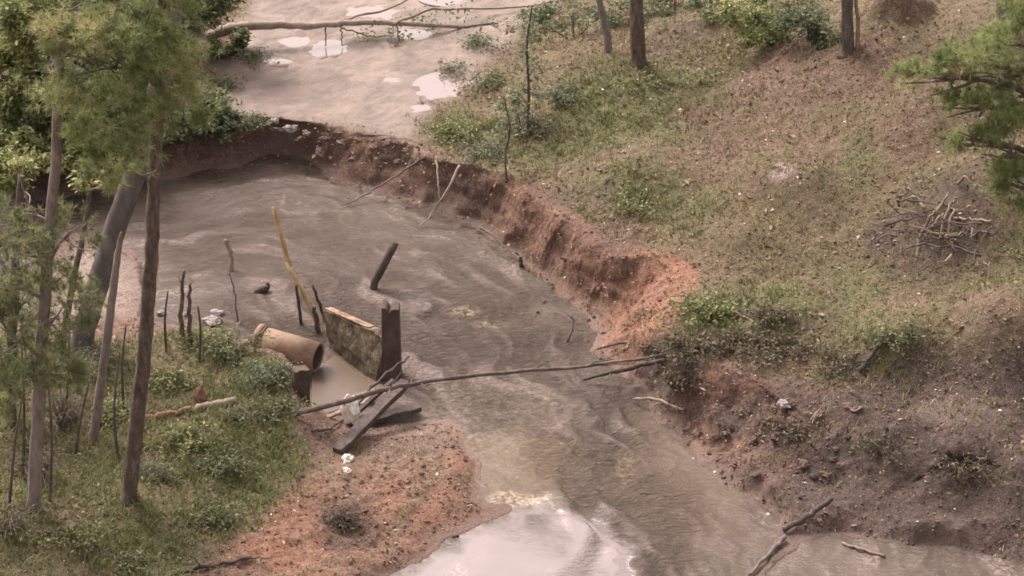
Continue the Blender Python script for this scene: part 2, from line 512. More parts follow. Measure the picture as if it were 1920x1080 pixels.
# puddle basins
PUDDLES = [(612, 93, 40, 17), (548, 76, 24, 12), (832, 168, 42, 22), (780, 66, 28, 13), (700, 22, 42, 14), (735, 151, 20, 9), (520, 117, 26, 9), (850, 4, 50, 14), (790, 205, 22, 8)]
pud_info = []; pudwet = np.zeros(X.shape)
for px, py, rx, ry in PUDDLES:
    c = at(px, py, 1.0)
    ax = rx / 87.0 * 1.02; ay = ry / 41.0 * 1.02
    e = np.hypot((X - c[0]) / ax, (Y - c[1]) / ay) + 0.75 * fbm(X, Y, 1.9, 5, int(px) % 97) + 0.25 * fbm(X, Y, 7, 3, int(px) % 91)
    m = sstep(1.7, 0.55, e)
    pudwet = np.maximum(pudwet, m)
    near = np.hypot(X - c[0], Y - c[1]) < 0.6
    lvl = float(np.median(Z[near]))
    Z = Z * (1 - m) + (lvl - 0.05 + 0.012 * fbm(X, Y, 6, 3, 67)) * m
    pud_info.append((c, ax, ay, lvl - 0.027))
def blob0(px, py, rx, ry, z):
    c = at(px, py, z)
    return sstep(1.5, 0.5, np.hypot((X - c[0]) / (rx / 87.0), (Y - c[1]) / (ry / 41.0)))


# knobbly sideways displacement on the steep faces
fx_ = bank * np.clip(H, 0, 1) * (0.05 * fbm(X, Y, 6.0, 3, 101, Z * 6))
fy_ = bank * np.clip(H, 0, 1) * (0.14 * fbm(X * .35, Y * .35, 1.5, 2, 111, Z * 3.2) + 0.06 * fbm(X, Y, 6.0, 3, 113, Z * 6))
und = np.maximum(blob0(520, 300, 110, 50, .4), 0.50 * sstep(0.3, .9, H) * (sstep(1.5, -1.0, X) + .75 * sstep(-.15, .2, fbm(X, Y, .6, 3, 79))))
fy_ += 0.75 * und * (1 - np.clip(t, 0, 1) ** 1.6) * sstep(-0.5, 0.0, dW) * (dW < 1.5)
ZG = Z.reshape(GX.shape)


def gz(x, y):
    i = np.clip(np.searchsorted(XS, x) - 1, 0, len(XS) - 2); j = np.clip(np.searchsorted(YS, y) - 1, 0, len(YS) - 2)
    u = (x - XS[i]) / (XS[i + 1] - XS[i]); v = (y - YS[j]) / (YS[j + 1] - YS[j])
    return (ZG[j, i] * (1 - u) + ZG[j, i + 1] * u) * (1 - v) + (ZG[j + 1, i] * (1 - u) + ZG[j + 1, i + 1] * u) * v


def place(px, py, water=True):
    """the first point of the ground (or water) the line of sight meets"""
    d = ray(px, py)
    zs = np.linspace(7, -0.6, 500)
    P = CAM + d * ((zs - CAM[2]) / d[2])[:, None]
    g = gz(P[:, 0], P[:, 1])
    if water: g = np.maximum(g, 0.0)
    k = np.argmax(P[:, 2] <= g)
    return np.array([P[k, 0], P[k, 1], g[k]])


# what covers the ground, and some shade painted into its colour, as masks
def blob(px, py, rx, ry, z=0.8, soft=0.5):
    c = at(px, py, z)
    e = np.hypot((X - c[0]) / (rx / 87.0), (Y - c[1]) / (ry / 41.0)) + 0.45 * fbm(X, Y, 1.4, 4, (px * 7 + py) % 89)
    return sstep(1 + soft, 1 - soft, e)


grass = up * (1 - mplat) * (1 - mmound) * (1 - mbar)
grass *= (sdist(WX, WY, U5) > 0.2) * (sdist(WX, WY, U4) > 0.2)
dirt_patch = sstep(0.12, 0.45, fbm(X, Y, 0.55, 5, 131))
clay = np.clip(bank * 1.4, 0, 1) * (dW > 0)
red = np.maximum.reduce([blob(1245, 560, 90, 110) * 1.25, blob(1180, 630, 90, 60, .5) * 0.7, blob(1120, 480, 170, 60, .8) * .45, blob(960, 400, 120, 40, .8) * .3, blob(1270, 490, 60, 40, 1.2) * .7, blob(500, 1010, 170, 75, .3), blob(740, 970, 130, 70, .2) * .75, blob(870, 830, 40, 45, .2) * .8, blob(640, 350, 60, 28, .4),
                         blob(1400, 745, 170, 50, .8) * 0.95, blob(1480, 700, 200, 30, 1.1) * 0.6, blob(1450, 930, 110, 40, .3) * 0.55, blob(375, 735, 30, 22, .8), blob(1330, 690, 60, 40, .9) * .6])
red *= (dW > 0) * (1 - .9 * grass)
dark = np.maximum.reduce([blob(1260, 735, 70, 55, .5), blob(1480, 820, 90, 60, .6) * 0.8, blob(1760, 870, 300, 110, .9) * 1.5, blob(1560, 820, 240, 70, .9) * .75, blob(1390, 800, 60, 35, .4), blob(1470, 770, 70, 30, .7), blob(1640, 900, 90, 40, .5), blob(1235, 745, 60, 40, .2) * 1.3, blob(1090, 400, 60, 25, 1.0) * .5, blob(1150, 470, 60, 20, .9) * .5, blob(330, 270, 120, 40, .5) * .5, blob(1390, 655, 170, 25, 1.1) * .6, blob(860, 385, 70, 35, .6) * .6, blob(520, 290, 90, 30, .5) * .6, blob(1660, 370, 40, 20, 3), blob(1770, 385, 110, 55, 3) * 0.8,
                          blob(1270, 60, 90, 60, 2.4) * .6, blob(650, 985, 60, 35, .2) * .7, blob(330, 1060, 130, 40, .5) * .5, blob(190, 760, 110, 90, .9) * .55, blob(120, 240, 330, 150, .9) * 0.7])  # dark soil, plus tree shade at lower right and the arch's shade painted in
pale = np.maximum.reduce([blob(1466, 316, 20, 9, 2.6) * .8, inv(U4, .6) * .6, blob(1800, 775, 70, 22, 1.2) * 0.2, blob(830, 800, 140, 40, .2) * .25, blob(250, 470, 130, 60, .2) * .3])
wet = np.maximum(sstep(0.5, 0.02, dW), pudwet * .9)
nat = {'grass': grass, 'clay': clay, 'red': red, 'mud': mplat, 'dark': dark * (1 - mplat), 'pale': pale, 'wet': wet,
       'green': np.clip(np.maximum.reduce([(sdist(X, Y, U2) < 0.3) * (0.35 + .55 * sstep(-.3, .4, fbm(X, Y, .7, 4, 205))), .75 * sstep(.0, .45, fbm(X, Y, .5, 5, 411)), blob(880, 250, 90, 50, 1.1), blob(1150, 200, 220, 70, 1.9), blob(1180, 380, 140, 60, 1.6), blob(1400, 590, 150, 50, 1.5)]), 0, 1) * up,
       'bar': np.maximum(mbar, inv(U5, .5)), 'dirt': np.maximum(dirt_patch, blob(1520, 210, 300, 120, 2.8) * .85 * sstep(-.2, .25, fbm(X, Y, .9, 4, 133))) * up}

mg, nt, b = new_mat("ground_soil")
v = objvec(nt)
n1 = noise_n(nt, v, 1.1, 8, 0.62, 0.4)
n2 = noise_n(nt, v, 6.0, 8, 0.7, 0.2)
n3 = noise_n(nt, v, 28.0, 4, 0.7)
n4 = noise_n(nt, v, 14.0, 5, 0.75, 0.3)
nm = math_n(nt, 'ADD', math_n(nt, 'MULTIPLY', n2, 0.5), math_n(nt, 'MULTIPLY', n4, 0.5))
nl = math_n(nt, 'ADD', math_n(nt, 'MULTIPLY', n1, 0.8), math_n(nt, 'MULTIPLY', n4, 0.2))
A = {k: attr(nt, k).outputs["Fac"] for k in nat}
c_soil = ramp(nt, nm, [(0.34, (0.085, 0.056, 0.040)), (0.5, (0.20, 0.132, 0.092)), (0.66, (0.34, 0.235, 0.17))])
c_grass = ramp(nt, nm, [(0.34, (0.095, 0.076, 0.040)), (0.48, (0.195, 0.150, 0.086)), (0.58, (0.255, 0.195, 0.118)), (0.68, (0.39, 0.31, 0.20))])
c_dirt = ramp(nt, nm, [(0.34, (0.12, 0.076, 0.052)), (0.5, (0.24, 0.160, 0.110)), (0.66, (0.37, 0.27, 0.195))])
c_clay = ramp(nt, nm, [(0.32, (0.115, 0.070, 0.052)), (0.5, (0.255, 0.155, 0.112)), (0.68, (0.40, 0.265, 0.20))])
c_red = ramp(nt, nm, [(0.32, (0.21, 0.098, 0.060)), (0.5, (0.385, 0.195, 0.122)), (0.68, (0.52, 0.31, 0.215))])
c_mud = ramp(nt, nl, [(0.34, (0.185, 0.142, 0.115)), (0.5, (0.295, 0.226, 0.182)), (0.66, (0.41, 0.315, 0.26))])
c_bar = ramp(nt, nm, [(0.34, (0.13, 0.083, 0.058)), (0.5, (0.295, 0.197, 0.140)), (0.66, (0.50, 0.375, 0.285))])
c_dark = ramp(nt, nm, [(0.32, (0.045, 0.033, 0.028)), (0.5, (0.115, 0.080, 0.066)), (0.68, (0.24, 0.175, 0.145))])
c_pale = ramp(nt, n3, [(0.3, (0.44, 0.33, 0.28)), (0.6, (0.62, 0.49, 0.43))])
c = mixc(nt, A['grass'], c_soil, c_grass)
c_green = ramp(nt, nm, [(0.34, (0.075, 0.078, 0.032)), (0.5, (0.170, 0.168, 0.072)), (0.66, (0.29, 0.27, 0.13))])
c = mixc(nt, math_n(nt, 'MULTIPLY', math_n(nt, 'MULTIPLY', A['green'], A['grass']), 0.95), c, c_green)
c = mixc(nt, A['dirt'], c, c_dirt)
c = mixc(nt, A['clay'], c, c_clay)
c = mixc(nt, A['bar'], c, c_bar)
rn = math_n(nt, 'MULTIPLY', A['red'], ramp(nt, n1, [(0.35, 0.25), (0.55, 1.0)]), True)
c = mixc(nt, rn, c, c_red)
c = mixc(nt, A['mud'], c, c_mud)
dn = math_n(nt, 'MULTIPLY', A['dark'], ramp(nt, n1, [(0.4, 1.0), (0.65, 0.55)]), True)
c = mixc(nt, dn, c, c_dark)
c = mixc(nt, A['pale'], c, c_pale)
c = mixc(nt, math_n(nt, 'MULTIPLY', A['wet'], 0.6), c, (0.17, 0.115, 0.09))
sp = ramp(nt, n3, [(0.3, 0.6), (0.5, 1.0), (0.7, 1.45)])
c = mixc(nt, math_n(nt, 'SUBTRACT', 1.0, math_n(nt, 'MULTIPLY', A['mud'], 0.65)), c, sp, 'MULTIPLY')
nt.links.new(c, b.inputs["Base Color"])
rg = math_n(nt, 'SUBTRACT', 0.92, math_n(nt, 'MULTIPLY', A['wet'], 0.35))
rg = math_n(nt, 'SUBTRACT', rg, math_n(nt, 'MULTIPLY', A['mud'], 0.25))
nt.links.new(rg, b.inputs["Roughness"])
b.inputs["Specular IOR Level"].default_value = 0.35
hh = math_n(nt, 'ADD', n2, math_n(nt, 'MULTIPLY', n3, 0.35))
bs = math_n(nt, 'SUBTRACT', 0.8, math_n(nt, 'MULTIPLY', A['mud'], 0.35))
bump(nt, b, hh, bs, 0.10)
M['ground'] = mg

ny, nx = GX.shape
ii = np.arange(ny * nx).reshape(ny, nx)
quads = np.stack([ii[:-1, :-1], ii[:-1, 1:], ii[1:, 1:], ii[1:, :-1]], -1).reshape(-1, 4)
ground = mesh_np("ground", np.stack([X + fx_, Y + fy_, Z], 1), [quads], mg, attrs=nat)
tag(ground, kind="structure")

# ------------------------------------------------------------------ water
FLOW = np.array([at(x, y)[:2] for x, y in [(-300, 500), (100, 470), (330, 430), (520, 400), (680, 440), (820, 530), (900, 620), (960, 720), (1050, 800), (1150, 880), (1230, 960), (1290, 1080), (1330, 1300)]])
wx = np.arange(-16, 15.01, 0.05); wy = np.arange(-17, 9.5, 0.05)
AX, AY = np.meshgrid(wx, wy); ax_ = AX.ravel(); ay_ = AY.ravel()
vx = np.zeros(ax_.shape); vy = np.zeros(ax_.shape)
for i in range(len(FLOW) - 1):
    p, q = FLOW[i], FLOW[i + 1]
    dd = q - p; L = np.hypot(*dd)
    tt = np.clip(((ax_ - p[0]) * dd[0] + (ay_ - p[1]) * dd[1]) / L / L, 0, 1)
    w = L / ((ax_ - p[0] - tt * dd[0]) ** 2 + (ay_ - p[1] - tt * dd[1]) ** 2 + 0.6) ** 1.3
    vx += w * dd[0] / L; vy += w * dd[1] / L
nv = np.hypot(vx, vy) + 1e-6; vx /= nv; vy /= nv
e1 = 0.1
psi = lambda x, y: 1.1 * fbm(x, y, 0.45, 3, 301)       # eddies
vx += (psi(ax_, ay_ + e1) - psi(ax_, ay_ - e1)) / (2 * e1); vy -= (psi(ax_ + e1, ay_) - psi(ax_ - e1, ay_)) / (2 * e1)
nv = np.hypot(vx, vy) + 1e-6; vx /= nv; vy /= nv


def lic(scale, steps, h, seed):
    """a noise smeared along the current, so that ripples follow the flow"""
    VX = vx.reshape(AX.shape); VY = vy.reshape(AX.shape)
    tot = np.zeros(ax_.shape)
    for sg in (1, -1):
        x = ax_.copy(); y = ay_.copy()
        for k in range(steps):
            tot += fbm(x, y, scale, 2, seed)
            i = np.clip(((x + 16) / 0.05).astype(int), 0, AX.shape[1] - 1); j = np.clip(((y + 17) / 0.05).astype(int), 0, AX.shape[0] - 1)
            x = x + sg * h * VX[j, i]; y = y + sg * h * VY[j, i]
    return tot / (2 * steps)


L1 = lic(2.6, 9, 0.13, 311); L1 /= L1.std()
L2 = lic(6.5, 8, 0.06, 321); L2 /= L2.std()


def wblob(px, py, rx, ry, soft=0.4):
    c = at(px, py, 0)
    e = np.hypot((ax_ - c[0]) / (rx / 87.0), (ay_ - c[1]) / (ry / 41.0)) + 0.5 * fbm(ax_, ay_, 1.2, 4, (px + py) % 83)
    return sstep(1 + soft, 1 - soft, e)


POOL = [at(x, y)[:2] for x, y in [(700, 1150), (760, 1050), (900, 985), (1010, 945), (1100, 955), (1170, 1000), (1190, 1080), (1220, 1200)]]
calm = sstep(0.45, -0.55, sdist(ax_ + .45 * fbm(ax_, ay_, 1.3, 4, 5), ay_ + .9 * fbm(ax_, ay_, 1.6, 5, 6), POOL))
calm = np.clip(calm * (1.05 + .12 * fbm(ax_, ay_, 1.4, 3, 9)) - .75 * sstep(1.7, 3.0, ax_) * sstep(-.25, .25, fbm(ax_, ay_, 2.2, 3, 12)), 0, 1)
calm = np.maximum(calm, sstep(0.4, -0.2, sdist(ax_, ay_, W2)) * .12)
rough_ = np.maximum.reduce([wblob(880, 660, 190, 130), wblob(1120, 850, 110, 130), wblob(720, 560, 260, 90) * .7, wblob(560, 600, 150, 60), wblob(500, 470, 250, 80) * .5, wblob(1200, 1000, 110, 90) * .9]) * (1 - calm)
foam = np.maximum.reduce([wblob(865, 583, 32, 10), wblob(910, 607, 35, 8) * .6, wblob(960, 937, 55, 10), wblob(1170, 870, 18, 25) * .5, wblob(850, 790, 60, 60) * .35, wblob(920, 790, 130, 80) * .25])
tan = np.maximum.reduce([wblob(960, 880, 110, 60) * .8, wblob(640, 735, 60, 55), wblob(1280, 880, 110, 110) * .4])
chute = wblob(1120, 840, 80, 120)
amp = (0.008 + 0.013 * rough_ + 0.026 * chute) * (1 - calm)
wz = amp * (0.8 * L1 + 0.6 * L2) + 0.05 * rough_ * fbm(ax_, ay_, 1.6, 3, 150) * (1 - calm)
mw, nt, b = new_mat("muddy_water")
pv = objvec(nt)
s3 = noise_n(nt, pv, 0.55, 6, 0.6, 1.2)
s4 = noise_n(nt, pv, 8.0, 5, 0.6, 1.0)
sv = objvec(nt, (2.6, 7.5, 1))
s5 = noise_n(nt, sv, 1.6, 5, 0.62, 0.8)
AL = attr(nt, "streak").outputs["Fac"]
AC = attr(nt, "calm").outputs["Fac"]; AR = attr(nt, "rough").outputs["Fac"]; AF = attr(nt, "foam").outputs["Fac"]; AT = attr(nt, "tan").outputs["Fac"]
cw = ramp(nt, s3, [(0.3, (0.105, 0.080, 0.061)), (0.5, (0.138, 0.104, 0.081)), (0.7, (0.185, 0.141, 0.114))])
cw = mixc(nt, math_n(nt, 'MULTIPLY', AR, ramp(nt, AL, [(0.45, 0.05), (0.8, 0.75)]), True), cw, (0.205, 0.162, 0.142))
cw = mixc(nt, math_n(nt, 'MULTIPLY', ramp(nt, AL, [(0.66, 0.0), (0.95, 0.55)]), ramp(nt, s4, [(0.45, 0.0), (0.6, 1.0)]), True), cw, (0.34, 0.275, 0.245))
cw = mixc(nt, AT, cw, (0.16, 0.118, 0.082))
cw = mixc(nt, math_n(nt, 'MULTIPLY', AF, ramp(nt, s4, [(0.42, 0.0), (0.62, 1.0)]), True), cw, (0.36, 0.29, 0.20))
nt.links.new(cw, b.inputs["Base Color"])
b.inputs["IOR"].default_value = 1.33
nt.links.new(math_n(nt, 'ADD', 0.3, math_n(nt, 'MULTIPLY', AC, 0.7)), b.inputs["Specular IOR Level"])
nt.links.new(math_n(nt, 'ADD', 1.33, math_n(nt, 'MULTIPLY', AC, 0.6)), b.inputs["IOR"])
b.inputs["Specular Tint"].default_value = (1.0, 0.90, 0.92, 1)
rr = math_n(nt, 'SUBTRACT', 0.16, math_n(nt, 'MULTIPLY', AC, 0.145))
nt.links.new(rr, b.inputs["Roughness"])
st = math_n(nt, 'MULTIPLY', math_n(nt, 'ADD', 0.34, math_n(nt, 'MULTIPLY', AR, 0.6)), math_n(nt, 'SUBTRACT', 1.0, math_n(nt, 'MULTIPLY', AC, 0.975)))
bump(nt, b, math_n(nt, 'ADD', math_n(nt, 'MULTIPLY', s4, .5), math_n(nt, 'MULTIPLY', s5, .9)), st, 0.16)
ny, nx = AX.shape
ii = np.arange(ny * nx).reshape(ny, nx)
quads = np.stack([ii[:-1, :-1], ii[:-1, 1:], ii[1:, 1:], ii[1:, :-1]], -1).reshape(-1, 4)
water = mesh_np("water", np.stack([ax_, ay_, wz], 1), [quads], mw, attrs={'streak': np.clip(0.5 + 0.22 * L1 + 0.1 * L2, 0, 1), 'calm': calm, 'rough': rough_, 'foam': foam, 'tan': tan})
tag(water, kind="structure")

mp_, nt, b = new_mat("puddle_water")
b.inputs["Base Color"].default_value = (0.17, 0.12, 0.10, 1)
b.inputs["Roughness"].default_value = 0.09
b.inputs["IOR"].default_value = 1.75
b.inputs["Specular IOR Level"].default_value = 1.0
pv = objvec(nt)
bump(nt, b, noise_n(nt, pv, 5.0, 3, 0.5), 0.08, 0.03)
M['puddle'] = mp_
for c, ax, ay, lvl in pud_info:
    ang = np.linspace(0, 2 * math.pi, 40, endpoint=False)
    ring = np.stack([np.cos(ang) * ax * 1.5, np.sin(ang) * ay * 1.5, 0 * ang], 1)
    pd = mesh_np("puddle", np.concatenate([[[0, 0, 0]], ring]), [np.array([[0, 1 + k, 1 + (k + 1) % 40] for k in range(40)])], mp_)
    pd.location = (c[0], c[1], lvl)
    tag(pd, kind="structure")

# ------------------------------------------------------------------ grass, litter, stones: ground cover nobody could count
GM = grass.reshape(GX.shape)
def lookup(F, x, y):
    i = np.clip(np.searchsorted(XS, x), 0, len(XS) - 1); j = np.clip(np.searchsorted(YS, y), 0, len(YS) - 1)
    return F[j, i]


def gzv(x, y):
    return gz(x, y)


def scatter(n, F, x0=-14.5, x1=14.5, y0=-15.5, y1=19.5):
    x = rng.uniform(x0, x1, n); y = rng.uniform(y0, y1, n)
    k = rng.random(n) < lookup(F, x, y)
    return x[k], y[k]


def blades(name, x, y, per, hmin, hmax, wid, tint, spread, lean=0.9):
    n = len(x)
    bx = np.repeat(x, per) + rng.normal(0, spread, n * per); by = np.repeat(y, per) + rng.normal(0, spread, n * per)
    bz = gzv(bx, by) - 0.01
    tn_ = np.clip(np.repeat(tint, per) + rng.normal(0, 0.13, n * per), 0, 1)
    m = n * per
    h = rng.uniform(hmin, hmax, m) * np.repeat(rng.uniform(0.6, 1.2, n), per)
    a = rng.uniform(0, 2 * math.pi, m)
    l = rng.uniform(0.15, lean, m) * h
    dx = np.cos(a); dy = np.sin(a)
    w = wid * rng.uniform(0.6, 1.3, m)
    base = np.stack([bx, by, bz], 1)
    side = np.stack([-dy * w, dx * w, 0 * w], 1)
    mid = base + np.stack([dx * l * 0.35, dy * l * 0.35, h * 0.62], 1)
    tip = base + np.stack([dx * l, dy * l, h * 0.95], 1)
    V = np.stack([base - side, base + side, mid + side * 0.75, mid - side * 0.75, tip], 1).reshape(-1, 3)
    k = np.arange(m)[:, None] * 5
    o = mesh_np(name, V, [k + np.array([[0, 1, 2, 3]]), k + np.array([[3, 2, 4]])], M['grass'], attrs={'tint': np.repeat(tn_, 5)}, smooth=False)
    return o


def flakes(name, x, y, size, tint, mat, lift=0.02, tilt=0.5):
    m = len(x)
    z = gzv(x, y) + rng.uniform(0.003, lift, m)
    a = rng.uniform(0, 2 * math.pi, m)
    s = size * rng.uniform(0.5, 1.5, m)
    n = np.stack([rng.normal(0, tilt, m), rng.normal(0, tilt, m), np.ones(m)], 1); n /= np.linalg.norm(n, axis=1)[:, None]
    u = np.stack([np.cos(a), np.sin(a), 0 * a], 1); u -= n * (u * n).sum(1)[:, None]; u /= np.linalg.norm(u, axis=1)[:, None]
    w = np.cross(n, u)
    c = np.stack([x, y, z], 1)
    V = np.stack([c - u * s[:, None], c - w * s[:, None] * .45 + n * s[:, None] * .12, c + u * s[:, None], c + w * s[:, None] * .45 + n * s[:, None] * .12], 1).reshape(-1, 3)
    k = np.arange(m)[:, None] * 4
    return mesh_np(name, V, [k + np.array([[0, 1, 2, 3]])], mat, attrs={'tint': np.repeat(tint, 4)}, smooth=False)


# region of the left bank
gpatch = lambda x, y: np.clip(0.5 + 0.9 * fbm(x, y, 0.45, 4, 201), 0, 1)
LB = np.where(sdist(X, Y, U2) < 0.15, 1.0, 0.0).reshape(GX.shape)
dens_left = np.clip(GM * LB * (0.35 + 0.65 * sstep(-0.35, 0.25, fbm(X, Y, 0.7, 4, 205)).reshape(GX.shape)), 0, 1)
GREEN = np.maximum.reduce([blob(1390, 585, 120, 45, 1.5), blob(880, 250, 90, 50, 1.1), blob(1150, 180, 200, 60, 1.9) * .7, blob(1000, 290, 120, 50, 1.3) * .6, blob(1180, 380, 140, 60, 1.6) * .6, blob(1650, 600, 120, 60, 2.2) * .5, blob(1380, 560, 60, 30, 1.5),
                           blob(1340, 100, 120, 50, 2.5) * .5, blob(470, 690, 120, 50, .8), blob(420, 900, 140, 90, .7), blob(350, 700, 160, 60, .7) * .8, blob(150, 1000, 250, 80, .9) * .6]).reshape(GX.shape)
x, y = scatter(90000, dens_left)
g = lookup(GREEN, x, y)
blades("grass", x, y, 5, 0.07, 0.26, 0.010, np.clip(0.52 - 0.30 * g + 0.25 * fbm(x, y, 1.0, 3, 211), 0, 1), 0.07, 1.5)
bpy.data.objects["grass"]["kind"] = "stuff"
dens_hill = np.clip(GM * (1 - LB) * (0.18 + 0.82 * sstep(-0.3, 0.35, fbm(X, Y, 0.8, 5, 215)).reshape(GX.shape)) * (0.22 + 0.9 * GREEN), 0, 1)
dens_hill = np.clip(dens_hill + ((bank > .3) * (X > 2.2) * (Y < 0.5) * .28 * sstep(-.1, .3, fbm(X, Y, 1.1, 3, 217))).reshape(GX.shape), 0, 1) * (ZG > .05)
x, y = scatter(125000, dens_hill)
g = lookup(GREEN, x, y)
o = blades("grass", x, y, 4, 0.05, 0.20 , 0.009, np.clip(0.70 - 0.42 * g + 0.55 * fbm(x, y, 0.9, 4, 221), 0, 1), 0.05, 1.3)
tag(o, kind="stuff")
# fallen leaves and small debris
dens_lit = np.clip(GM * 0.75 + (clay * 0.7).reshape(GX.shape) + (np.maximum(mbar, 0) * 0.45).reshape(GX.shape) + (inv(U5, .5) * .3).reshape(GX.shape), 0, 1) * (ZG > 0.03)
x, y = scatter(110000, dens_lit)
o = flakes("leaf_litter", x, y, 0.036, np.clip(rng.beta(1.3, 1.5, len(x)) * 0.95 + 0.3 * (rng.random(len(x)) < 0.05), 0, 1), M['litter'])
tag(o, kind="stuff")


x, y = scatter(30000, np.clip(dens_lit * sstep(-.1, .4, fbm(X, Y, 1.2, 4, 241)).reshape(GX.shape), 0, 1))
o = flakes("leaf_litter", x, y, 0.062, np.clip(rng.beta(1.1, 1.3, len(x)), 0, 1), M['litter'], .05, .7)
tag(o, kind="stuff")


def low_weeds(name, n, F, size):
    x, y = scatter(n, F)
    k = 4
    x = np.repeat(x, k) + rng.normal(0, .07, len(x) * k); y = np.repeat(y, k) + rng.normal(0, .07, len(x))
    g = lookup(GREEN, x, y)
    o = flakes(name, x, y, size, np.clip(.40 + .35 * fbm(x, y, 1.3, 3, 231) + rng.normal(0, .2, len(x)), 0, 1), M['leaf_bright'], .10, .8)
    return tag(o, kind="stuff")


low_weeds("low_weeds", 26000, np.clip(GM * (1 - LB) * (0.9 * GREEN + 0.45 * sstep(.0, .35, fbm(X, Y, .6, 5, 411)).reshape(GX.shape) + .05), 0, 1), .035)
low_weeds("low_weeds", 16000, np.clip(GM * LB * (0.5 * GREEN + 0.5 * sstep(-.1, .3, fbm(X, Y, .7, 4, 205)).reshape(GX.shape) + .08), 0, 1), .04)


def pebbles(name, x, y, smin, smax, mat):
    base = np.array([[1, 0, 0], [-1, 0, 0], [0, 1, 0], [0, -1, 0], [0, 0, 1], [0, 0, -1]], float)
    F0 = np.array([[0, 2, 4], [2, 1, 4], [1, 3, 4], [3, 0, 4], [2, 0, 5], [1, 2, 5], [3, 1, 5], [0, 3, 5]])
    m = len(x)
    s = rng.uniform(smin, smax, m) ** 1.0
    V = base[None] * (s[:, None, None] * rng.uniform(0.6, 1.3, (m, 6, 1))) + rng.normal(0, 0.15, (m, 6, 3)) * s[:, None, None]
    V[:, :, 2] *= 0.6
    a = rng.uniform(0, 6.28, m); ca, sa = np.cos(a)[:, None], np.sin(a)[:, None]
    V = np.stack([V[:, :, 0] * ca - V[:, :, 1] * sa, V[:, :, 0] * sa + V[:, :, 1] * ca, V[:, :, 2]], -1)
    V += np.stack([x, y, gzv(x, y) + s * 0.15], 1)[:, None]
    k = np.arange(m)[:, None, None] * 6
    return mesh_np(name, V.reshape(-1, 3), [(k + F0[None]).reshape(-1, 3)], mat, smooth=False)


dens_peb = ((clay * 0.55 + mbar * 0.2 + inv(U5, .5) * 0.4).clip(0, 1) * (Z > 0.02)).reshape(GX.shape)
x, y = scatter(26000, dens_peb)
o = pebbles("soil_crumbs", x, y, 0.012, 0.055, M['clod']); tag(o, kind="stuff")
RED = (red * (Z > 0.02)).reshape(GX.shape)
x, y = scatter(14000, RED * 0.6)
o = pebbles("red_clay_crumbs", x, y, 0.012, 0.05, M['clod_red']); tag(o, kind="stuff")

#@@OBJECTS@@
# ------------------------------------------------------------------ things
def G(px, py, dz=0.0):
    p = place(px, py); p[2] += dz
    return p


def local(P, o):
    return np.asarray(P) - np.asarray(o)


def jitter_path(P, amt):
    P = np.array(P)
    n = len(P)
    k = rng.normal(0, amt, (n, 3)); k[0] *= 0.2; k[-1] *= 0.5
    return P + k


def stick(name, label, cat, pts, rad, mat, group=None, twigs=0, twig_len=0.5, rough=0.12, n=14, segs=8, wob=0.012, twig_mat=None, part='twig', sag=None):
    P = jitter_path(spline(pts, n), wob)
    root = P[0].copy()
    mb = MB(); mb.tube(local(P, root), rad, segs, rough)
    o = mb.build(name, mat); o.location = root
    tag(o, label, cat, group)
    T = P[-1] - P[0]; T /= np.linalg.norm(T)
    for k in range(twigs):
        i = int(rng.integers(n // 4, n - 1))
        d = T * rng.uniform(0.2, 0.9) + rng.normal(0, 0.55, 3); d[2] = abs(d[2]) * 0.4; d /= np.linalg.norm(d)
        L = twig_len * rng.uniform(0.5, 1.2)
        q = P[i] + np.outer(np.linspace(0, 1, 6), d) * L + rng.normal(0, 0.02, (6, 3)); q[0] = P[i]
        tb = MB(); tb.tube(local(q, root), [rad[0] * 0.35, rad[0] * 0.1], 5, 0.1)
        tb.build(part, twig_mat or mat, o)
    return o


def rot_fac(d):
    d = d / np.linalg.norm(d)
    a = np.cross(d, [0.2, 0.1, 0.97]); a /= np.linalg.norm(a)
    return d, a, np.cross(d, a)


# --- the clay culvert pipe
pa = at(484, 640, 0.52); pb = at(596, 671, 0.40)
axis, s1_, u1_ = rot_fac(pb - pa)
pipe = empty("culvert_pipe", pa)
tag(pipe, "broken tan clay drain pipe sticking out of the grassy bank beside the concrete wall", "pipe")


def pipe_shell(a, b, r0, r1, rin, segs=40, wob=0.0):
    mb = MB()
    ang = np.linspace(0, 2 * math.pi, segs, endpoint=False)
    ring = lambda c, r: c + np.outer(np.cos(ang), s1_) * r + np.outer(np.sin(ang), u1_) * r
    V = np.concatenate([ring(a, r0), ring(b, r1), ring(b, rin), ring(a, rin)])
    F = []
    for k in range(segs):
        k2 = (k + 1) % segs
        for q in range(4):
            F.append([q * segs + k, q * segs + k2, ((q + 1) % 4) * segs + k2, ((q + 1) % 4) * segs + k])
    mb.add(V - pa, F)
    return mb


pipe_shell(pa, pb, .335, .325, .262).build("barrel", M['pipe'], pipe, smooth=False)
pipe_shell(pa - axis * .02, pa + axis * .10, .372, .372, .32).build("collar", M['pipe'], pipe, smooth=False)
pipe_shell(pa + axis * .10, pa + axis * .15, .356, .356, .30).build("joint_gap", M['wood_dark'], pipe, smooth=False)
pipe_shell(pb - axis * .9, pb - axis * .015, .268, .268, .2555).build("inner_wall", M['pipe_in'], pipe)
mb = MB()
angs = np.linspace(0, 2 * math.pi, 32, endpoint=False)
mb.add((pb - axis * .9 + np.outer(np.cos(angs), s1_) * .26 + np.outer(np.sin(angs), u1_) * .26) - pa, [list(range(32))])
mb.build("silt_plug", M['clod_dark'], pipe)
for ob in pipe.children:
    if ob.name.startswith(("barrel", "collar")):
        ob.data.polygons.foreach_set("use_smooth", np.ones(len(ob.data.polygons), bool))
        for e_ in ob.data.edges: pass

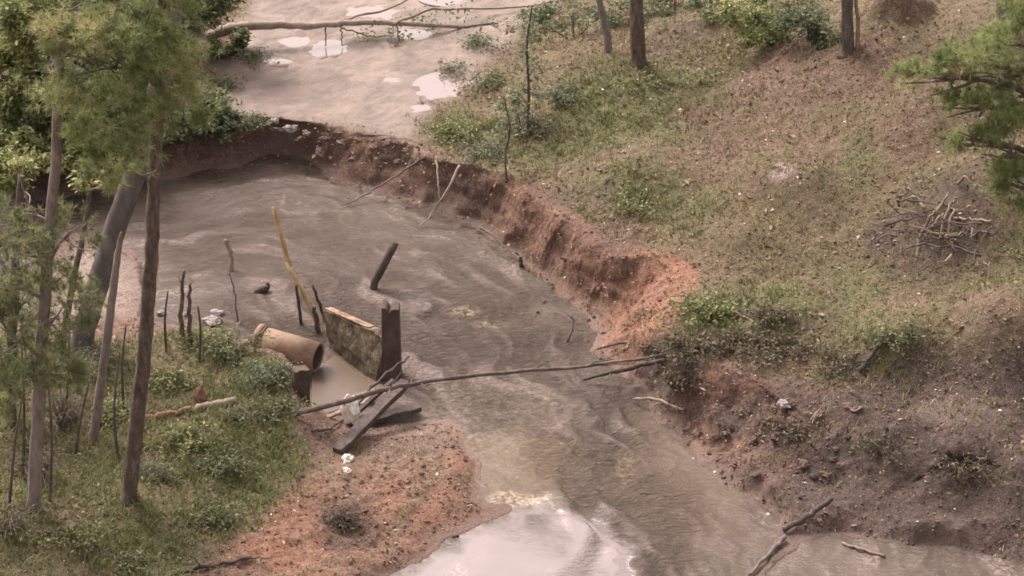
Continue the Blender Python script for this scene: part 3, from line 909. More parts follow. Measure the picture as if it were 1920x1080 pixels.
# --- the concrete outlet box
def rough_slab(name, mat, parent, origin, A, B, C, D, thick, n=14, m=9, amp=0.02, ragged=0.05):
    """slab whose near face is the quad A B (bottom) C D (top: D over A, C over B); thick is the offset of the far face"""
    A, B, C, D = map(np.asarray, (A, B, C, D))
    V = []; F = []
    def P(u, v):
        return (A * (1 - u) + B * u) * (1 - v) + (D * (1 - u) + C * u) * v
    nrm = np.cross(B - A, D - A); nrm /= np.linalg.norm(nrm)
    top = [1 - ragged * max(0, float(fbm(np.array([u * 4.0]), np.array([A[0] * 3]), 1.0, 3, 17)[0]) * 2.5) for u in np.linspace(0, 1, n)]
    for side in (0, 1):
        for j in range(m):
            for i in range(n):
                u = i / (n - 1); v = j / (m - 1) * top[i]
                d = amp * float(fbm(np.array([u * 5 + side * 9]), np.array([v * 5.0]), 1.0, 3, 19)[0])
                V.append(P(u, v) + (thick if side else 0) + nrm * d)
    idx = lambda s_, j, i: s_ * n * m + j * n + i
    for j in range(m - 1):
        for i in range(n - 1):
            F.append([idx(0, j, i), idx(0, j, i + 1), idx(0, j + 1, i + 1), idx(0, j + 1, i)])
            F.append([idx(1, j, i + 1), idx(1, j, i), idx(1, j + 1, i), idx(1, j + 1, i + 1)])
    for j in range(m - 1):
        F.append([idx(0, j, 0), idx(0, j + 1, 0), idx(1, j + 1, 0), idx(1, j, 0)])
        F.append([idx(0, j + 1, n - 1), idx(0, j, n - 1), idx(1, j, n - 1), idx(1, j + 1, n - 1)])
    for i in range(n - 1):
        F.append([idx(0, m - 1, i), idx(0, m - 1, i + 1), idx(1, m - 1, i + 1), idx(1, m - 1, i)])
    mb = MB(); mb.add(np.array(V) - origin, F)
    return mb.build(name, mat, parent, smooth=False)


ob_ = at(660, 740, 0)
box = empty("outlet_box", ob_)
tag(box, "ruined concrete outlet box with a mossy leaning side wall in the muddy water", "culvert headwall")
ba = at(618, 662, -.15); bb = at(700, 730, -.15)
bt0 = at(608, 578, 0) ; bt0 = aty(606, 580, ba[1] + .05); bt1 = aty(722, 630, bb[1] + .10)
wall_off = np.array([.17, .07, 0.0])
rough_slab("side_wall", M['concrete'], box, ob_, ba, bb, bt1, bt0, wall_off, 22, 12, .03, .05)
# worn orange top edge of the wall
tw = [bt0 + np.array([.02, .01, .012]), bt0 * .3 + bt1 * .7 + np.array([.02, .01, .0]), bt0 * .3 + bt1 * .7 + wall_off + np.array([0, 0, 0]), bt0 + wall_off + np.array([0, 0, .012])]
mb = MB(); mb.hexa([p + np.array([0, 0, -.02]) - ob_ for p in tw] + [p + np.array([0, 0, .012]) - ob_ for p in tw]); mb.build("coping", M['concrete_top'], box, smooth=False)
# tall end post
pc = at(734, 728, -.15)
hw_ = .19
tp = aty(731, 578, pc[1] + .05)
rough_slab("end_post", M['concrete_dark'], box, ob_, pc + [-hw_, 0, 0], pc + [hw_, 0, 0], tp + [hw_ - .02, 0, -.04], tp + [-hw_ + .02, 0, .0], np.array([.02, .36, 0]), 8, 12, .025, .04)
# left wall, buried in the bank
la = at(567, 800, -.1)
tl = aty(567, 694, la[1])
rough_slab("bank_wall", M['concrete_dark'], box, ob_, la + [-.16, 0, 0], la + [.15, 0, 0], tl + [.15, 0, 0], tl + [-.16, 0, -.02], np.array([-.12, .42, -.12]), 8, 12, .03, .04)
sl_a = at(583, 790, -.1); sl_b = at(700, 752, -.1)
rough_slab("sill", M['wood_tan'], box, ob_, sl_a, sl_b, sl_b + [0, 0.02, .24], sl_a + [0, .02, .24], np.array([.06, .13, 0]), 12, 4, .015, .02)
# still silty water held in the box
hv = [at(x, y, .10) for x, y in [(584, 784), (700, 746), (690, 716), (628, 664), (600, 690), (585, 700)]]
pl_ = MB(); pl_.add(np.array(hv), [list(range(6))])
wmat = simple_mat("silty_water", [(0.3, (0.15, 0.108, 0.076)), (0.7, (0.20, 0.148, 0.108))], (2, 2, 2), rough=.35, bstr=.05)
tag(pl_.build("silty_water", wmat), kind="structure")

# --- poles, posts and snags standing in the water
yb = at(606, 612, 0)
stick("broken_pole", "upper tan and red piece of a snapped pole leaning over the pool", "pole", [aty(543, 500, yb[1] + .45), aty(527, 445, yb[1] + .6), aty(511, 388, yb[1] + .75)], [.055, .045, .035], M['wood_orange'], n=7, wob=.006)
stick("broken_pole", "yellow splintered lower half of the snapped pole rising from beside the concrete wall", "pole", [yb - [0, 0, .2], aty(575, 560, yb[1] + .2), aty(537, 492, yb[1] + .45)], [.085, .065, .04], M['wood_yellow'], n=7, wob=.006)
q = at(566, 607, 0)
stick("stake", "thin dark stake in the water left of the yellow pole", "stake", [q - [0, 0, .2], aty(560, 570, q[1]), aty(556, 535, q[1])], [.04, .03], M['wood_dark'])
q = at(600, 622, 0)
stick("stake", "short thick dark stake at the foot of the yellow pole", "stake", [q - [0, 0, .2], aty(588, 575, q[1])], [.065, .045], M['wood_dark'])
q = at(612, 600, 0)
stick("stake", "thin dark stake leaning left just behind the concrete wall", "stake", [q - [0, 0, .2], aty(600, 570, q[1]), aty(585, 535, q[1])], [.04, .025], M['wood_dark'])
q = at(697, 542, 0)
stick("leaning_post", "dark round post leaning right above the water behind the tall end post", "post", [q - [0, 0, .25], aty(702, 530, q[1]), aty(722, 492, q[1] + .12), aty(741, 455, q[1] + .24)], [.085, .09, .09, .08], M['wood_dark'], n=7, wob=.004)
q = at(436, 505, 0)
stick("broken_reed", "pale broken stem poking up from the water above the pipe", "reed", [q - [0, 0, .2], aty(432, 475, q[1]), aty(423, 449, q[1])], [.05, .045, .05], M['wood_pale'])
q = at(444, 600, 0)
stick("broken_reed", "faint thin leafless stem rising from the water just behind the pipe", "reed", [q - [0, 0, .2], aty(440, 550, q[1]), aty(428, 505, q[1])], [.02, .012], M['wood_grey'], twigs=7, twig_len=.3)
q = at(492, 548, 0)
stick("driftwood", "small dark hump of driftwood breaking the surface left of the yellow pole", "driftwood", [q - [.2, 0, .03], q + [-.05, 0, .06], q + [.1, .02, .08], q + [.12, .05, .2]], [.04, .09, .07, .04], M['wood_dark'])
q = at(980, 500, 0)
stick("stake", "tiny dark stub at the foot of the bare clay bank across the pool", "stake", [q - [0, 0, .15], aty(976, 482, q[1])], [.05, .04], M['wood_dark'])
for px, py, tx, ty, lab in [(357, 650, 357, 532, "thin dead stub standing nearer the pipe on the weedy bank"), (341, 640, 346, 505, "thin dead stub with a bent tip just left of its twin on the bank")]:
    q = G(px, py, -.15)
    stick("dead_stub", lab, "stub", [q, aty((px + tx) / 2 - 3, (py + ty) / 2, q[1]), aty(tx, ty, q[1])], [.05, .045, .03], M['wood_brown'], twigs=2, twig_len=.25)

# --- long branch bridging the channel
pts = [at(490, 776, .75), at(545, 776, .78), at(620, 760, .95), at(700, 735, 1.15), at(760, 722, 1.1), at(830, 711, .95), at(930, 700, .75), at(1040, 692, .55), at(1130, 683, .55), at(1200, 672, .75), at(1275, 660, .95)]
ob = stick("fallen_branch", "long thin bowed branch bridging the channel from the concrete box to the far bank", "branch", pts, [.045, .06, .052, .045, .04, .032, .02], M['wood_brown'], n=30, twigs=12, twig_len=.9, wob=.009)
pts = [at(1094, 712, .1), at(1160, 695, .3), at(1225, 680, .6), at(1275, 666, .95)]
stick("fallen_branch", "short dark branch slanting from the water up under the end of the long branch", "branch", pts, [.03, .05, .045], M['wood_dark'], n=16, twigs=7, twig_len=.5)
pts = [at(1120, 655, .15), at(1190, 640, .5), at(1240, 632, .9), at(1330, 625, 1.2)]
stick("fallen_branch", "thin forked branch lying up the red clay slope just above the long branch", "branch", pts, [.02, .035, .03], M['wood_dark'], n=16, twigs=9, twig_len=.6)
pts = [at(1065, 640, .05), at(1075, 610, .25), at(1072, 590, .4)]
stick("fallen_branch", "small dark upright snag in the water near the clay slope", "branch", pts, [.03, .025, .012], M['wood_dark'], n=8, twigs=4, twig_len=.5)

# --- timbers jammed in front of the box
def plank(name, label, a, b, w, t, mat, up=(0, 0, 1)):
    a, b = np.asarray(a), np.asarray(b)
    d = b - a; L = np.linalg.norm(d); d /= L
    s = np.cross(d, up); s /= np.linalg.norm(s); u = np.cross(s, d)
    o = a.copy(); mb = MB(); n = 9
    rings = []
    for i in range(n):
        c = d * L * i / (n - 1) + rng.normal(0, .006, 3)
        ww = w * (1 + rng.uniform(-.12, .08)) * (0.75 if i in (0, n - 1) else 1)
        rings.append([c - s * ww / 2, c + s * ww / 2, c + s * ww / 2 + u * t, c + u * t * rng.uniform(.8, 1.05) - s * ww / 2])
    V = np.array(rings).reshape(-1, 3); F = [[3, 2, 1, 0], [4 * n - 4, 4 * n - 3, 4 * n - 2, 4 * n - 1]]
    for i in range(n - 1):
        for k in range(4):
            F.append([i * 4 + k, i * 4 + (k + 1) % 4, i * 4 + 4 + (k + 1) % 4, i * 4 + 4 + k])
    mb.add(V, F)
    ob = mb.build(name, mat, smooth=False); ob.location = o
    return tag(ob, label, "timber")


plank("timber", "long dark grey beam slanting down from the end post onto the mud bar", G(632, 850, -.02), at(760, 722, .62), .24, .13, M['wood_dark'])
plank("timber", "short dark pointed board lying in the water below the end post", at(655, 800, .05), at(786, 766, .10), .30, .10, M['wood_dark'])
plank("timber", "thin dark board wedged beside the front sill of the concrete box", at(630, 812, .06), at(738, 715, .62), .10, .07, M['wood_dark'])
plank("timber", "pale brown plank lying along the front sill under the long branch", at(580, 798, .18), at(700, 748, .38), .12, .05, M['wood_tan'])
stick("fallen_branch", "thin dark stick leaning up across the mossy wall and end post", "branch", [at(665, 765, .5), at(720, 705, .85), at(768, 668, 1.0)], [.03, .028, .018], M['wood_dark'], twigs=3, twig_len=.25)
stick("fallen_branch", "short dark twig lying on the bare ground at the front corner of the box", "branch", [G(585, 812, .04), G(620, 808, .06), G(650, 790, .1)], [.03, .02], M['wood_dark'], twigs=2, twig_len=.3)


def crumple(name, label, cat, pos, sx, sy, sz, mat, group=None, seed=0, n=20):
    """a crumpled lump: an irregular closed sheet"""
    V = []; F = []
    m = n // 2
    for j in range(m + 1):
        th = math.pi * j / m
        for i in range(n):
            ph = 2 * math.pi * i / n
            d = np.array([math.sin(th) * math.cos(ph), math.sin(th) * math.sin(ph), math.cos(th)])
            V.append(d)
    V = np.array(V)
    r = 1 + 0.75 * fbm(V[:, 0] * 1.3, V[:, 1] * 1.3, 1.4, 4, seed + 400, V[:, 2] * 1.3)
    V = V * r[:, None] * np.array([sx, sy, sz])
    for j in range(m):
        for i in range(n):
            F.append([j * n + i, (j + 1) * n + i, (j + 1) * n + (i + 1) % n, j * n + (i + 1) % n])
    mb = MB(); mb.add(V, F)
    o = mb.build(name, mat, smooth=False)
    o.location = pos
    return tag(o, label, cat, group)


crumple("torn_sheet", "crumpled white and orange plastic sheet caught between the timbers and the box", "litter", at(657, 775, .45) + [0, 0, .05], .17, .12, .34, M['orange_foam'], seed=1)
crumple("plastic_bag", "crumpled white bag on the mud bar below the timbers", "litter", G(652, 866, .05), .12, .14, .10, M['white'], seed=2)
crumple("plastic_bag", "smaller dirty scrap of white bag just below the larger one on the mud bar", "litter", G(650, 886, .03), .08, .08, .06, M['orange_foam'], seed=3)
for (px, py, sx, sz, lab, sd_) in [(302, 590, .10, .07, "small pale stone at the water's edge right beside the mottled pine trunk", 4), (350, 592, .07, .06, "small pale stone at the water's edge behind the two dead stubs", 5),
                                   (398, 604, .20, .10, "flat grey rock at the water's edge left of the pipe", 6), (408, 590, .14, .07, "grey rock in the water behind the flat rock", 7)]:
    crumple("stone", lab, "stone", G(px, py, .03), sx, sx * .8, sz, M['stone_pale'], seed=sd_)
crumple("clay_lump", "upright orange clay lump in the weeds above the broken log", "clay lump", G(376, 755, .1), .14, .12, .24, M['clod_red'], seed=8)

# --- logs on the banks
stick("fallen_log", "pale barkless piece of log lying in the weeds of the left bank", "log", [G(362, 772, .06), G(400, 767, .08), G(442, 758, .08)], [.075, .085, .08], M['wood_pale'])
stick("fallen_log", "reddish rotten piece of log lying end to end with the pale one", "log", [G(262, 790, .05), G(310, 783, .06), G(360, 772, .06)], [.06, .07, .06], M['clod_red'], twigs=3, twig_len=.4)
stick("fallen_branch", "thin grey branch lying in the grass near the lower left corner", "branch", [G(70, 1003, .04), G(130, 994, .05), G(178, 988, .05)], [.03, .02], M['wood_grey'], twigs=2)
stick("fallen_branch", "long dark rotten branch along the foot of the grass at the bottom edge", "branch", [G(320, 1078, .03), G(400, 1064, .05), G(470, 1050, .05)], [.05, .03], M['wood_dark'], twigs=4, twig_len=.5)
stick("fallen_branch", "dark branch leaning against the shrubby rim of the right slope", "branch", [G(1612, 700, .05), G(1636, 675, .12), G(1660, 650, .14)], [.05, .045, .035], M['wood_dark'])
stick("fallen_branch", "pale bent root hanging from the undercut bank into the water", "root", [at(1188, 748, .08), at(1225, 748, .25), at(1255, 758, .3), at(1282, 768, .35)], [.02, .03, .03], M['wood_pale'], twigs=3, twig_len=.25)
stick("fallen_log", "dark end of a long pole sloping from the lower bank to the water", "log", [G(1468, 1000, .06), G(1515, 985, .22), G(1560, 960, .3)], [.055, .06, .05], M['wood_dark'])
stick("fallen_log", "pale muddy lower length of the long pole at the edge of the bottom channel", "log", [at(1405, 1078, .05), at(1440, 1040, .08), at(1472, 1006, .10)], [.03, .04, .05], M['wood_grey'])
stick("fallen_branch", "thin pale stick half sunk in silt above the bottom right puddle", "branch", [G(1580, 1020, .02), G(1620, 1035, .03), G(1660, 1046, .03)], [.03, .03], M['wood_tan'])
stick("fallen_branch", "thin pale stick lying on the grass above the dark scrub of the rim", "branch", [G(1300, 585, .05), G(1385, 595, .06), G(1440, 632, .05)], [.018, .022, .015], M['wood_pale'], twigs=3)
stick("fallen_branch", "grey stick on the slope just below the brush pile", "branch", [G(1790, 415, .05), G(1858, 421, .06)], [.03, .025], M['wood_pale'])

# --- the long fallen limb across the muddy flat
fy0 = at(500, 60, 1.0)[1]
pts = [G(392, 76, .1), at(420, 58, 1.35), at(450, 50, 1.5), at(520, 47, 1.55), at(600, 47, 1.45), at(690, 41, 1.4), at(780, 46, 1.35), at(860, 50, 1.2), at(925, 52, 1.1)]
limb = stick("fallen_tree", "long pale fallen limb with leafy twigs stretched across the muddy flat", "fallen limb", pts, [.15, .13, .11, .085, .07, .055, .03], M['wood_pale'], n=40, wob=.012)
limb_o = np.array(limb.location)
def limb_part(name, P, rad, mat):
    mb = MB(); mb.tube(local(jitter_path(spline(P, 14), .015), limb_o), rad, 6, .1); return mb.build(name, mat, limb)
limb_part("side_branch", [at(610, 47, 1.45), at(660, 32, 1.5), at(720, 20, 1.5), at(770, -5, 1.6)], [.04, .02], M['wood_tan'])
limb_part("side_branch", [at(740, 45, 1.4), at(800, 20, 1.5), at(860, 16, 1.5), at(960, 14, 1.4), at(1060, 0, 1.6)], [.04, .02], M['wood_tan'])
limb_part("side_branch", [at(640, 52, 1.4), at(690, 68, 1.2), at(740, 66, 1.1)], [.025, .01], M['wood_grey'])
limb_part("side_branch", [at(860, 50, 1.2), at(930, 45, 1.2), at(1000, 50, 1.2), at(1060, 10, 1.6)], [.03, .015], M['wood_grey'])
for tx in (609, 640, 745): limb_part("twig", [at(tx, 46, 1.42), at(tx + 1, 66, 1.25), at(tx + 2, 86, 1.02)], [.022, .012], M['wood_dark'])


# ---- leaves
def leaf_quads(C, size, aspect=.45, up=.5):
    m = len(C)
    a = rng.uniform(0, 6.28, m)
    n = rng.normal(0, 1, (m, 3)); n[:, 2] = abs(n[:, 2]) + up; n /= np.linalg.norm(n, axis=1)[:, None]
    u = np.stack([np.cos(a), np.sin(a), rng.normal(-.1, .4, m)], 1); u -= n * (u * n).sum(1)[:, None]; u /= np.linalg.norm(u, axis=1)[:, None]
    w = np.cross(n, u)
    s = (size * rng.uniform(.6, 1.4, m))[:, None]
    return np.stack([C - u * s, C - w * s * aspect + n * s * .1, C + u * s, C + w * s * aspect + n * s * .1], 1).reshape(-1, 3), np.arange(m)[:, None] * 4 + np.array([[0, 1, 2, 3]])


def needle_tufts(C, D, per, length, width):
    m = len(C)
    d = np.repeat(D, per, 0) * .55 + rng.normal(0, .6, (m * per, 3)); d /= np.linalg.norm(d, axis=1)[:, None]
    c = np.repeat(C, per, 0)
    L = (length * rng.uniform(.6, 1.15, m * per))[:, None]
    s = np.cross(d, rng.normal(0, 1, (m * per, 3))); s /= np.linalg.norm(s, axis=1)[:, None]; s *= width
    tip = c + d * L; tip[:, 2] -= (L[:, 0] ** 2) * .25
    V = np.stack([c - s, c + s, tip], 1).reshape(-1, 3)
    return V, np.arange(m * per)[:, None] * 3 + np.array([[0, 1, 2]])


def clump_points(center, r, n, sub=9, spread=.33):
    """points gathered in sub-clumps inside an ellipsoid, uneven outline with gaps"""
    k = rng.normal(0, 1, (sub, 3)); k /= np.linalg.norm(k, axis=1)[:, None]; k *= rng.uniform(.25, 1.0, (sub, 1)) ** .5
    w = rng.random(sub) + .25; w /= w.sum()
    i = rng.choice(sub, n, p=w)
    rr = spread * rng.uniform(.6, 1.3, sub)
    P = k[i] + rng.normal(0, 1, (n, 3)) * rr[i][:, None] * .6
    return center + P * r, rr[i], i


def limb_tint(i, sub, n):
    base = rng.normal(.5, .20, sub)
    return np.clip(base[i] + rng.normal(0, .14, n), 0, 1)


def tree(name, label, path, widths, bark, kind, crowns, group=None, leafmat='needle', cat="tree", n_per=1400, leaf=.075, sub=10, ground=True, extra=None, roughk=.10):
    """path: photo positions of the trunk, base first; crowns: (px, py, depth offset, rx m, ry m, rz m, amount)"""
    base = G(*path[0]); Yb = base[1]
    base = base - np.array([0, 0, .12])
    P = [base] + [aty(px, py, Yb + .02 * i) for i, (px, py) in enumerate(path[1:], 1)]
    root = empty(name, base); tag(root, label, cat, group)
    S = spline(P, max(18, 6 * len(P)))
    S = jitter_path(S, widths[0] * .018)
    rads = [w / 2 for w in widths]; rads[0] *= 1.0
    mb = MB()
    rad = np.interp(np.linspace(0, 1, len(S)), np.linspace(0, 1, len(rads)), rads); rad[0] *= 1.7; rad[1] *= 1.12
    mb.tube(local(S, base), list(rad), 12, roughk)
    mb.build("trunk", bark, root)
    VV = []; FF = []; TT = []; off = 0
    for (cx, cy, dy, rx, ry, rz, amt) in crowns:
        c = aty(cx, cy, Yb + dy)
        # a limb from the trunk into this clump
        h = c[2] - rz * .5 - .35 * np.hypot(c[0] - base[0], dy)
        k = int(np.argmin(abs(S[:, 2] - h)))
        a = S[k]
        mid = (a + c) / 2 + np.array([0, 0, .12 * np.linalg.norm(c - a)])
        tb = MB(); r0 = max(.018, rad[k] * .42)
        L_ = spline([a, mid, c], 10)
        tb.tube(local(L_, base), [r0, r0 * .35], 6, .1)
        for q in range(5):
            e_ = c + rng.normal(0, .55, 3) * np.array([rx, ry, rz]); st = L_[int(rng.integers(4, 9))]
            tb.tube(local(spline([st, (st + e_) / 2 + rng.normal(0, .05, 3), e_], 6), base), [r0 * .4, r0 * .12], 5, .1)
        tb.build("branch", bark, root)
        n = int(n_per * amt)
        C, rr, idx = clump_points(c, np.array([rx, ry, rz]), n if kind == 'leaf' else n // 8, sub)
        if kind == 'leaf':
            V, F = leaf_quads(C, leaf)
            tt = np.repeat(limb_tint(idx, sub, len(C)), 4)
        else:
            D = C - c; D /= np.linalg.norm(D, axis=1)[:, None] + 1e-6; D[:, 2] += .5
            V, F = needle_tufts(C, D, 26, .19 if leaf < .1 else leaf, .0065)
            tt = np.repeat(np.repeat(limb_tint(idx, sub, len(C)), 26), 3)
        VV.append(V); FF.append(F + off); TT.append(tt); off += len(V)
    if VV:
        V = np.concatenate(VV) - base
        mesh_np("crown", V, [np.concatenate(FF)], M[leafmat], root, {'tint': np.concatenate(TT)}, smooth=False)
    return root


GL = "trees on the left bank"
tree("pine_tree", "mottled brown pine trunk rising highest up the left side from the lower weeds", [(240, 935), (256, 800), (272, 640), (284, 470), (289, 330), (297, 200), (306, 60), (312, -150), (316, -300)], [.29, .27, .25, .23, .21, .16], M['bark_brown'], 'pine',
     [(185, 130, -.9, 1.0, .9, .85, 2.2), (265, 60, -.8, 1.1, .9, .8, 2.2), (305, 120, -.6, .85, .8, .7, 1.4), (215, 250, -.9, .85, .8, .75, 1.8), (345, 195, -.3, .45, .6, .4, .5), (120, 20, -.3, .9, .8, .6, 1.2), (290, -80, 0, 1.3, 1.2, .9, 1.5), (190, 330, -.6, .4, .5, .35, .5)], GL, 'needle', n_per=1750)
tree("leaning_tree", "thick smooth grey trunk leaning to the right over the flooded bank", [(146, 655), (185, 530), (226, 400), (262, 300), (290, 195), (325, 40), (345, -100), (365, -300)], [.47, .46, .44, .40, .36, .28], M['bark_smooth'], 'leaf',
     [(360, -260, 0, 1.6, 1.4, 1.2, 1.5), (290, -330, .3, 1.6, 1.4, 1.0, 1.2)], GL, 'leaf', roughk=.03)
tree("sapling", "thin dark leafless young trunk leaning right just left of the thick leaning tree", [(112, 668), (128, 580), (145, 490), (158, 430), (170, 345), (172, 300)], [.15, .13, .11, .07], M['bark_grey'], 'leaf', [(165, 325, 0, .4, .4, .3, .15)], GL, 'leaf_bright')
tree("pine_tree", "pale slim snapped trunk between the leaning tree and the mottled pine", [(172, 828), (186, 745), (196, 670), (210, 560), (222, 470), (227, 435)], [.19, .18, .17, .14, .03], M['bark_pale'], 'pine', [], GL, 'needle_dull')
tree("pine_tree", "pale streaky trunk at the left edge with thin low foliage along it", [(62, 955), (70, 800), (80, 620), (95, 420), (106, 280), (112, 80)], [.27, .25, .22, .20, .16], M['bark_pale'], 'pine',
     [(60, 480, -.4, .8, .7, .7, .9), (110, 590, -.3, .7, .6, .8, 1.0), (25, 640, -.4, .8, .6, .9, 1.3), (90, 700, -.5, .7, .6, .5, .8), (40, 400, 0, .7, .7, .6, .7), (10, 540, -.2, .7, .6, .8, 1.0), (130, 440, -.1, .45, .5, .5, .4)], GL, 'needle_dull', n_per=1350)
tree("pine_tree", "slim dark trunk wholly wrapped in low green foliage at the left edge", [(20, 800), (22, 640), (28, 500), (40, 330)], [.22, .2, .17, .13], M['bark_grey'], 'pine', [(15, 720, -.2, .6, .6, .5, .9), (-10, 590, 0, .7, .6, .8, 1.0), (50, 560, .2, .5, .5, .8, .7)], GL, 'needle', n_per=1600)

LC = []
for (px, py, z, r, n_) in [(742, 52, 1.35, .22, 70), (792, 28, 1.5, .2, 60), (860, 22, 1.5, .22, 70), (690, 66, 1.15, .15, 40), (930, 47, 1.2, .22, 60), (985, 48, 1.2, .25, 70), (815, 52, 1.3, .15, 40), (1010, 25, 1.4, .25, 70), (745, 72, 1.15, .15, 40)]:
    LC.append(at(px, py, z) + rng.normal(0, 1, (n_, 3)) * r * np.array([1, .8, .6]))
LC = np.concatenate(LC)
V, F = leaf_quads(LC - limb_o, .05)
mesh_np("leaves", V, [F], M['leaf_grey'], limb, {'tint': np.repeat(np.clip(rng.normal(.3, .2, len(LC)), 0, 1), 4)}, smooth=False)
GF = "trees and bushes along the far left bank"
def lt(lab, base, trunk, crowns, mat, bark='bark_grey', name="broadleaf_tree", w=.16, n_per=2600, leaf=.07, grp=GF, sub=14):
    return tree(name, lab, [base] + trunk, [w, w * .8, w * .5], M[bark], 'leaf', crowns, grp, mat, n_per=n_per, leaf=leaf, sub=sub)


lt("pale crooked double trunk with a dark crown in the upper left woods", (130, 268), [(112, 190), (108, 95), (96, 0), (90, -150)], [(110, 40, .3, 1.0, .9, .8, 1.0), (170, 0, .3, .9, .9, .8, 1.0)], 'leaf', 'bark_pale', w=.17)
lt("bright green leafy tree cut off by the upper left corner", (-40, 260), [(-30, 150), (-10, 60)], [(20, 70, 0, .9, .8, .7, 1.4), (60, 20, 0, .8, .8, .6, 1.1), (15, 150, -.3, .6, .6, .5, .8)], 'leaf_bright')
lt("low yellowish bush shining at the left edge above the flooded bank", (60, 370), [(60, 340), (70, 310)], [(40, 300, 0, .8, .7, .45, 1.2), (120, 280, 0, .8, .7, .4, 1.1), (10, 270, 0, .6, .6, .5, .8)], 'leaf_bright', name="bush", w=.07)
lt("yellowish leafy sprig hanging low at the left edge below the bright bush", (-30, 420), [(-20, 360), (0, 330)], [(15, 330, 0, .6, .6, .5, .9)], 'leaf_bright', name="bush", w=.07)
lt("dark evergreen bush behind the crooked double trunk", (200, 170), [(200, 120), (205, 70)], [(210, 90, .5, 1.1, .9, .7, 1.6), (270, 110, .4, .8, .8, .7, 1.0), (150, 140, .6, 1.0, .9, .7, 1.3)], 'leaf')
lt("dull green tree behind the pine crown at the top edge", (330, 130), [(332, 80), (335, 20), (340, -60)], [(320, 30, .6, 1.1, .9, .8, 1.5), (385, 5, .5, .7, .8, .5, 1.0), (440, -45, .5, .8, .8, .5, 0.9)], 'leaf_grey')
lt("dark low bush hanging over the left end of the washed-out rim", (360, 240), [(362, 222), (365, 205)], [(370, 205, 0, .7, .6, .4, 1.0), (410, 232, -.1, .5, .5, .3, .5), (330, 225, 0, .6, .6, .45, .8)], 'leaf_grey', name="bush", w=.06)
lt("dark shaded bush on the bank right behind the thick leaning trunk", (160, 300), [(160, 270), (165, 240)], [(150, 235, .2, .9, .8, .6, 1.3), (70, 220, .2, .9, .8, .6, 1.2), (240, 270, 0, .7, .7, .5, .8)], 'leaf', name="bush", w=.07)
lt("small leafy sprout at the left corner of the muddy flat beside the fallen limb", (425, 105), [(425, 95), (428, 85)], [(420, 92, 0, .35, .4, .22, .35), (450, 70, 0, .25, .3, .2, .2)], 'leaf', name="bush", w=.04)

lt("mid green leafy tree filling the gap below the crooked double trunk", (90, 230), [(92, 190), (95, 150)], [(80, 150, .3, .9, .8, .6, 1.3), (180, 190, .2, .8, .7, .5, 1.1), (130, 110, .5, .9, .8, .6, 1.2)], 'leaf_grey')
lt("olive tree behind everything at the top of the left woods", (250, 60), [(252, 20), (255, -20)], [(230, 10, .6, 1.2, 1, .7, 1.4), (320, -10, .5, 1.0, .9, .7, 1.2), (150, -30, .6, 1.0, .9, .7, 1.2), (60, -20, .5, .9, .9, .7, 1.0)], 'leaf_grey')
GR = "trees at the top of the right slope"
tree("slender_tree", "slender pale crooked trunk with a dark flared foot on the upper slope", [(1140, 98), (1139, 70), (1128, 20), (1118, -40), (1100, -250), (1060, -500)], [.20, .17, .14, .08], M['bark_pale'], 'leaf', [(1040, -560, 0, 1.2, 1, .8, .5)], GR, 'leaf_grey')
tree("tall_tree", "broad rough grey trunk right of the slender crooked one", [(1196, 118), (1194, 30), (1188, -120), (1172, -380), (1135, -560), (1108, -620), (1070, -660), (1066, -690), (1092, -725), (1096, -760), (1074, -800), (1066, -870), (1070, -1050), (1060, -1250)], [.36, .33, .30, .28, .25, .24, .2, .2, .24, .28, .32, .30, .26, .14], M['bark_brown'], 'leaf',
     [(1010, -690, 0, .4, .5, .16, .14), (1150, -665, 0, .35, .4, .14, .1), (1160, -720, 0, .4, .5, .16, .12), (985, -760, 0, .4, .5, .16, .1), (1060, -1420, 0, 1.0, .8, .5, .4)], GR, 'leaf_grey')
tree("tall_tree", "dark upright trunk beside the clay mound on the upper slope", [(1590, 98), (1588, 20), (1586, -120), (1590, -400), (1600, -700)], [.29, .27, .25, .22, .18], M['bark_grey'], 'leaf', [(1620, -720, 0, 1.5, 1.2, 1.0, 1.0)], GR, 'leaf')
tree("slender_tree", "thin dark trunk rising out of the bright bush at the top edge", [(1434, 70), (1434, 10), (1432, -60), (1438, -300)], [.15, .13, .12, .08], M['bark_brown'], 'leaf', [(1440, -300, 0, .9, .9, .7, .6)], GR, 'leaf')
tree("tall_tree", "stout trunk cut off by the upper right corner", [(1886, 50), (1884, -20), (1880, -200), (1890, -500)], [.40, .38, .34, .25], M['bark_smooth'], 'leaf', [(1900, -520, 0, 1.4, 1.2, 1, 1.0)], GR, 'leaf')
tree("slender_tree", "thin pale trunk standing against the left side of the clay mound", [(1608, 88), (1609, 40), (1606, -20), (1625, -220)], [.10, .09, .08, .05], M['wood_tan'], 'leaf', [(1630, -230, 0, .6, .6, .5, .4)], GR, 'leaf')
tree("pine_tree", "pine spreading blurred green boughs into the picture from the right edge", [(2040, 760), (2030, 420), (2015, 100), (2005, -250)], [.50, .45, .40, .30], M['bark_brown'], 'pine',
     [(1850, 120, -.3, .85, .8, .5, 1.6), (1750, 145, -.4, .7, .6, .4, 1.0), (1905, 80, .1, .6, .8, .6, 1.2), (1835, 200, -.3, .8, .7, .4, 1.3), (1910, 180, -.2, .6, .7, .6, 1.1), (1880, 290, -.4, .55, .6, .5, .9), (1905, 350, -.4, .5, .6, .45, .8), (1810, 260, -.3, .35, .4, .2, .3), (1980, 0, 0, 1.0, 1, .9, 1.0)], GR, 'needle', n_per=1700)
GB = "bushes at the top of the right slope"
